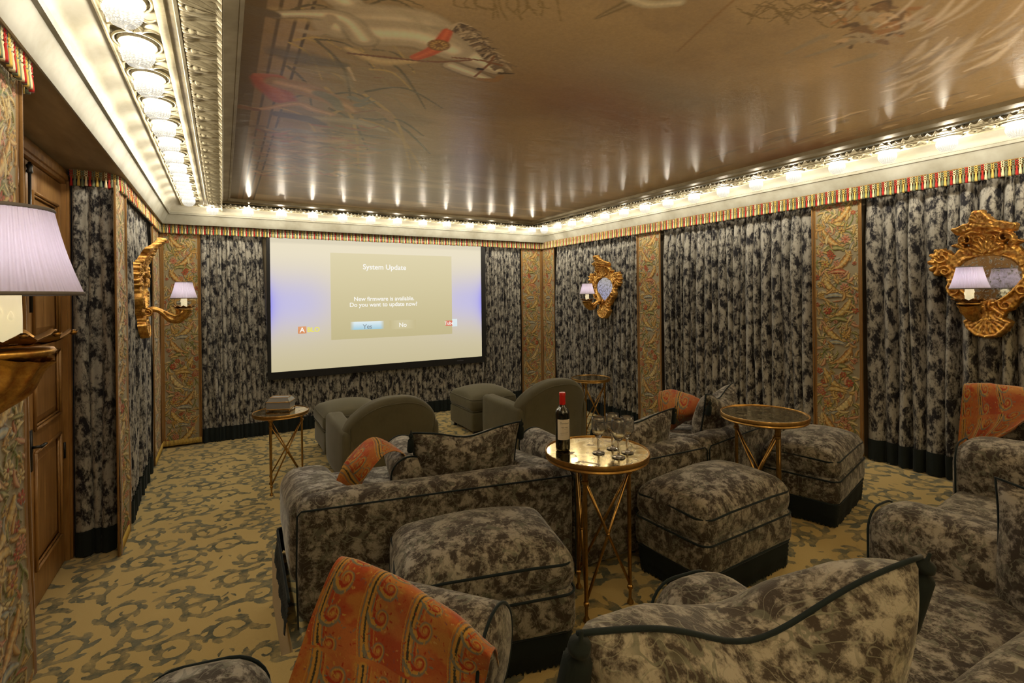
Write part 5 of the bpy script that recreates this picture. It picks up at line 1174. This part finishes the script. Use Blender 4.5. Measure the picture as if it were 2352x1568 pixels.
# ------------------------------------------------------------------ round brass tables
AX = math.radians(-29.9)
def gueridon(label, cx, cy, z0, ztop, r, legr, a0):
    t = thing('side_table', label, 'side table', (cx, cy, z0)); H = ztop - z0
    m_ = MB(); m_.lathe([(r * .9, H - .034), (r * .96, H - .036), (r * .985, H - .030), (r * .975, H - .022), (r * 1.0, H - .014), (r * 1.0, H - .004), (r * .992, H + .004), (r * .978, H + .005), (r * .970, H - .001), (r * .9, H - .004)], 64); m_.build('brass_rim', M['brass'], t, sharp=SH)
    m_ = MB(); m_.lathe([(.001, H - .012), (r * .968, H - .012), (r * .970, H - .0015), (.001, H - .0012)], 64); m_.build('mirror_top', M['eglomise'], t, sharp=SH)
    A_ = [a0 + k * 2 * PI / 3 for k in range(3)]
    for k, a in enumerate(A_):
        x, y = legr * math.cos(a), legr * math.sin(a); m_ = MB()
        m_.lathe([(.014, H - .036), (.020, H - .042), (.020, H - .060), (.0135, H - .066), (.0105, H - .10), (.015, H - .104), (.015, H - .118), (.0085, H - .124), (.0075, .10), (.0115, .095), (.0115, .082), (.0065, .074), (.006, .030), (.012, .018), (.014, .006), (.010, .0)], 10, (x, y, 0), rfn=lambda a, z: 1.25); m_.build('leg', M['brass'], t, sharp=SH)
        a2 = A_[(k + 1) % 3]; x2, y2 = legr * math.cos(a2), legr * math.sin(a2)
        for (p, q) in (((x, y, H - .11), (x2, y2, .10)), ((x2, y2, H - .11), (x, y, .10))):
            m_ = MB(); m_.tube([p, q], .0072, 8)
            for e in (p, q): m_.lathe([(.004, -.008), (.009, -.004), (.009, .004), (.004, .008)], 8, e)
            m_.build('cross_rod', M['brass'], t)
        mx, my = (x + x2) / 2, (y + y2) / 2; m_ = MB(); m_.lathe([(.002, -.013), (.010, -.006), (.011, .004), (.003, .013)], 10, (mx, my, (H - .01) / 2)); m_.build('rosette_knob', M['brass'], t)
    return t
gueridon('round brass table with antiqued mirror top holding the wine bottle and glasses', 1.672, 2.048, ZU, 1.165, .268, .165, AX)
gueridon('round brass table with antiqued mirror top, empty, on the right between two footstools', 3.13, 2.085, ZU, 1.165, .272, .17, AX + PI / 6)
gueridon('round brass table on the left holding the crystal casket', .515, 5.745, 0, .80, .272, .20, AX + math.radians(27))
gueridon('round brass table mostly hidden behind the right club chair', 4.50, 5.62, 0, .80, .272, .19, AX)

# ------------------------------------------------------------------ bottle, glasses, casket
TZ = 1.1652
def wine():
    p = onz(1293, 1033, TZ); t = thing('wine_bottle', 'dark wine bottle with red capsule and cream label on the brass table', 'wine bottle', (p[0], p[1], TZ), 0)
    m_ = MB(); m_.lathe([(.001, .004), (.030, .0), (.0365, .004), (.0375, .012), (.0375, .186), (.0365, .198), (.031, .212), (.020, .224), (.0155, .236), (.0145, .25), (.0145, .29), (.001, .292)], 36); m_.build('glass_body', M['botglass'], t)
    m_ = MB(); m_.lathe([(.0152, .236), (.0158, .238), (.0152, .283), (.0168, .284), (.0168, .297), (.0150, .300), (.001, .3002)], 28); m_.build('capsule', M['foil'], t, sharp=SH)
    a0 = math.atan2(-p[1], -p[0]) + .40; n = 26; A = np.linspace(a0 - 1.15, a0 + .75, n); Z = np.linspace(.062, .166, 6); AA, ZZ = np.meshgrid(A, Z)
    lb = grid_obj('paper_label', np.stack([.0379 * np.cos(AA), .0379 * np.sin(AA), ZZ], -1), M['paper'], t)
    def wrap(body, z, size, name='label_lettering', shear=.3):
        cu = bpy.data.curves.new('lettering', 'FONT'); cu.body = body; cu.size = size; cu.align_x = 'CENTER'; cu.align_y = 'CENTER'; cu.shear = shear
        o = bpy.data.objects.new('tmp', cu); COL.objects.link(o); me = bpy.data.meshes.new_from_object(o.evaluated_get(bpy.context.evaluated_depsgraph_get())); bpy.data.objects.remove(o)
        ac = a0 - .15
        for v in me.vertices: a = ac + v.co.x / .0382; v.co = Vector((.0382 * math.cos(a), .0382 * math.sin(a), z + v.co.y))
        me.materials.clear(); me.materials.append(M['ink']); q = bpy.data.objects.new(name, me); link(q, lb); q['kind'] = 'stuff'
    wrap('Dominus', .147, .0135); wrap('Napa Valley', .126, .0075);
    def scrawl(name, pts, r_):      # illegible pen marks bent round the bottle
        m_ = MB(); m_.tube([(.0381 * math.cos(a0 - .15 + u / .0381), .0381 * math.sin(a0 - .15 + u / .0381), z) for u, z in pts], r_, 4); m_.build(name, M['ink'], lb)
    scrawl('signature', [(-.022 + .042 * t, .094 + .006 * t + .0042 * math.sin(t * 46) * (1 - .5 * t)) for t in np.linspace(0, 1, 90)], .00022)
    scrawl('pen_underline', [(-.024 + .036 * t, .084 + .006 * t) for t in np.linspace(0, 1, 12)], .0002)
    scrawl('small_print', [(-.002 + .012 * t, .116 + .0006 * math.sin(t * 60)) for t in np.linspace(0, 1, 40)], .00025)
    return t
wine()
def glass_mesh():
    prof = [(.001, .0), (.030, .0), (.0315, .0015), (.029, .004), (.012, .007), (.0055, .014), (.0050, .030), (.0072, .048), (.0055, .066), (.0062, .074), (.016, .084), (.026, .100), (.0325, .122), (.0345, .145), (.0335, .168), (.0320, .184), (.0312, .1845), (.0305, .183), (.0318, .165), (.0328, .145), (.0305, .124), (.0240, .104), (.0140, .090), (.001, .084)]
    n = 48; m_ = MB(); m_.lathe(prof, n, rfn=lambda a, z: (1 + (.055 * abs(math.cos(8 * a + 40 * (z - .12))) + .035 * abs(math.cos(12 * a - 60 * (z - .1)))) * max(0, math.sin(PI * min(1, max(0, (z - .074) / .085)))) * (1 if True else 0)) * (1 + .03 * math.cos(6 * a) * (.010 < z < .074)))
    o = m_.build('wine_glass', M['glass']); me = o.data; bpy.data.objects.remove(o); return me
gm = glass_mesh()
for (px, py, lab, sc) in ((1375, 1040, 'cut crystal wine glass nearest the bottle, standing apart on the left', 1.0), (1407, 1030, 'cut crystal wine glass farthest back of the cluster of three', 1.0), (1421, 1050, 'cut crystal wine glass in front, nearest the camera', 1.03), (1441, 1039, 'cut crystal wine glass rightmost on the brass table', 1.0)):
    p = onz(px, py, TZ); o = share('wine_glass', gm, None, (p[0], p[1], TZ), (0, 0, R.random() * 6)); o.scale = (sc,) * 3; tag(o, lab, 'wine glass', 'cut crystal glasses on the brass table')
p = onz(645, 940, .8005); cs = thing('crystal_casket', 'small crystal casket with gilt edges on the left brass table', 'box', (p[0], p[1], .8005), math.radians(-24))
M['cutglass'] = mat('frosted cut glass', (1, 1, 1), .08, Transmission_Weight=.3, IOR=1.5, coat=.5); _t = NT(M['cutglass']); _f1 = _t.noise(_t.obj(), 190, 3, .8); _t.bump(_f1, 1.0, .03)
wx, wy = .115, .085
for nm, a, b_ in (('front_pane', (-wx, -wy - .003, .022), (wx, -wy + .003, .09)), ('rear_pane', (-wx, wy - .003, .022), (wx, wy + .003, .09)), ('side_pane', (-wx - .003, -wy, .022), (-wx + .003, wy, .09)), ('side_pane', (wx - .003, -wy, .022), (wx + .003, wy, .09))):
    m_ = MB(); m_.box(a, b_); m_.build(nm, M['cutglass'], cs, False)
m_ = MB(); V_ = [(-wx, -wy, .098), (wx, -wy, .098), (wx, wy, .098), (-wx, wy, .098), (-wx + .025, -wy + .025, .135), (wx - .025, -wy + .025, .135), (wx - .025, wy - .025, .135), (-wx + .025, wy - .025, .135)]
mesh_obj('glass_lid', V_, [(0, 3, 2, 1), (4, 5, 6, 7), (0, 1, 5, 4), (1, 2, 6, 5), (2, 3, 7, 6), (3, 0, 4, 7)], M['cutglass'], cs, False)
for z in (.020, .093): cord('gilt_band', [(-wx, -wy, z), (wx, -wy, z), (wx, wy, z), (-wx, wy, z)] if False else rrect(2 * wx + .006, 2 * wy + .006, .004, z, 2), .004, M['brass'], cs)
cord('lid_edge', rrect(2 * wx - .05, 2 * wy - .05, .003, .136, 2), .0028, M['brass'], cs)
m_ = MB(); m_.box((-wx - .004, -wy - .004, .012), (wx + .004, wy + .004, .019)); m_.build('gilt_base', M['brassdk'], cs, False)
for x in (-wx, wx):
    for y in (-wy, wy): m_ = MB(); m_.lathe([(.005, 0), (.009, .004), (.006, .012)], 10, (x, y, 0)); m_.build('foot', M['brass'], cs)
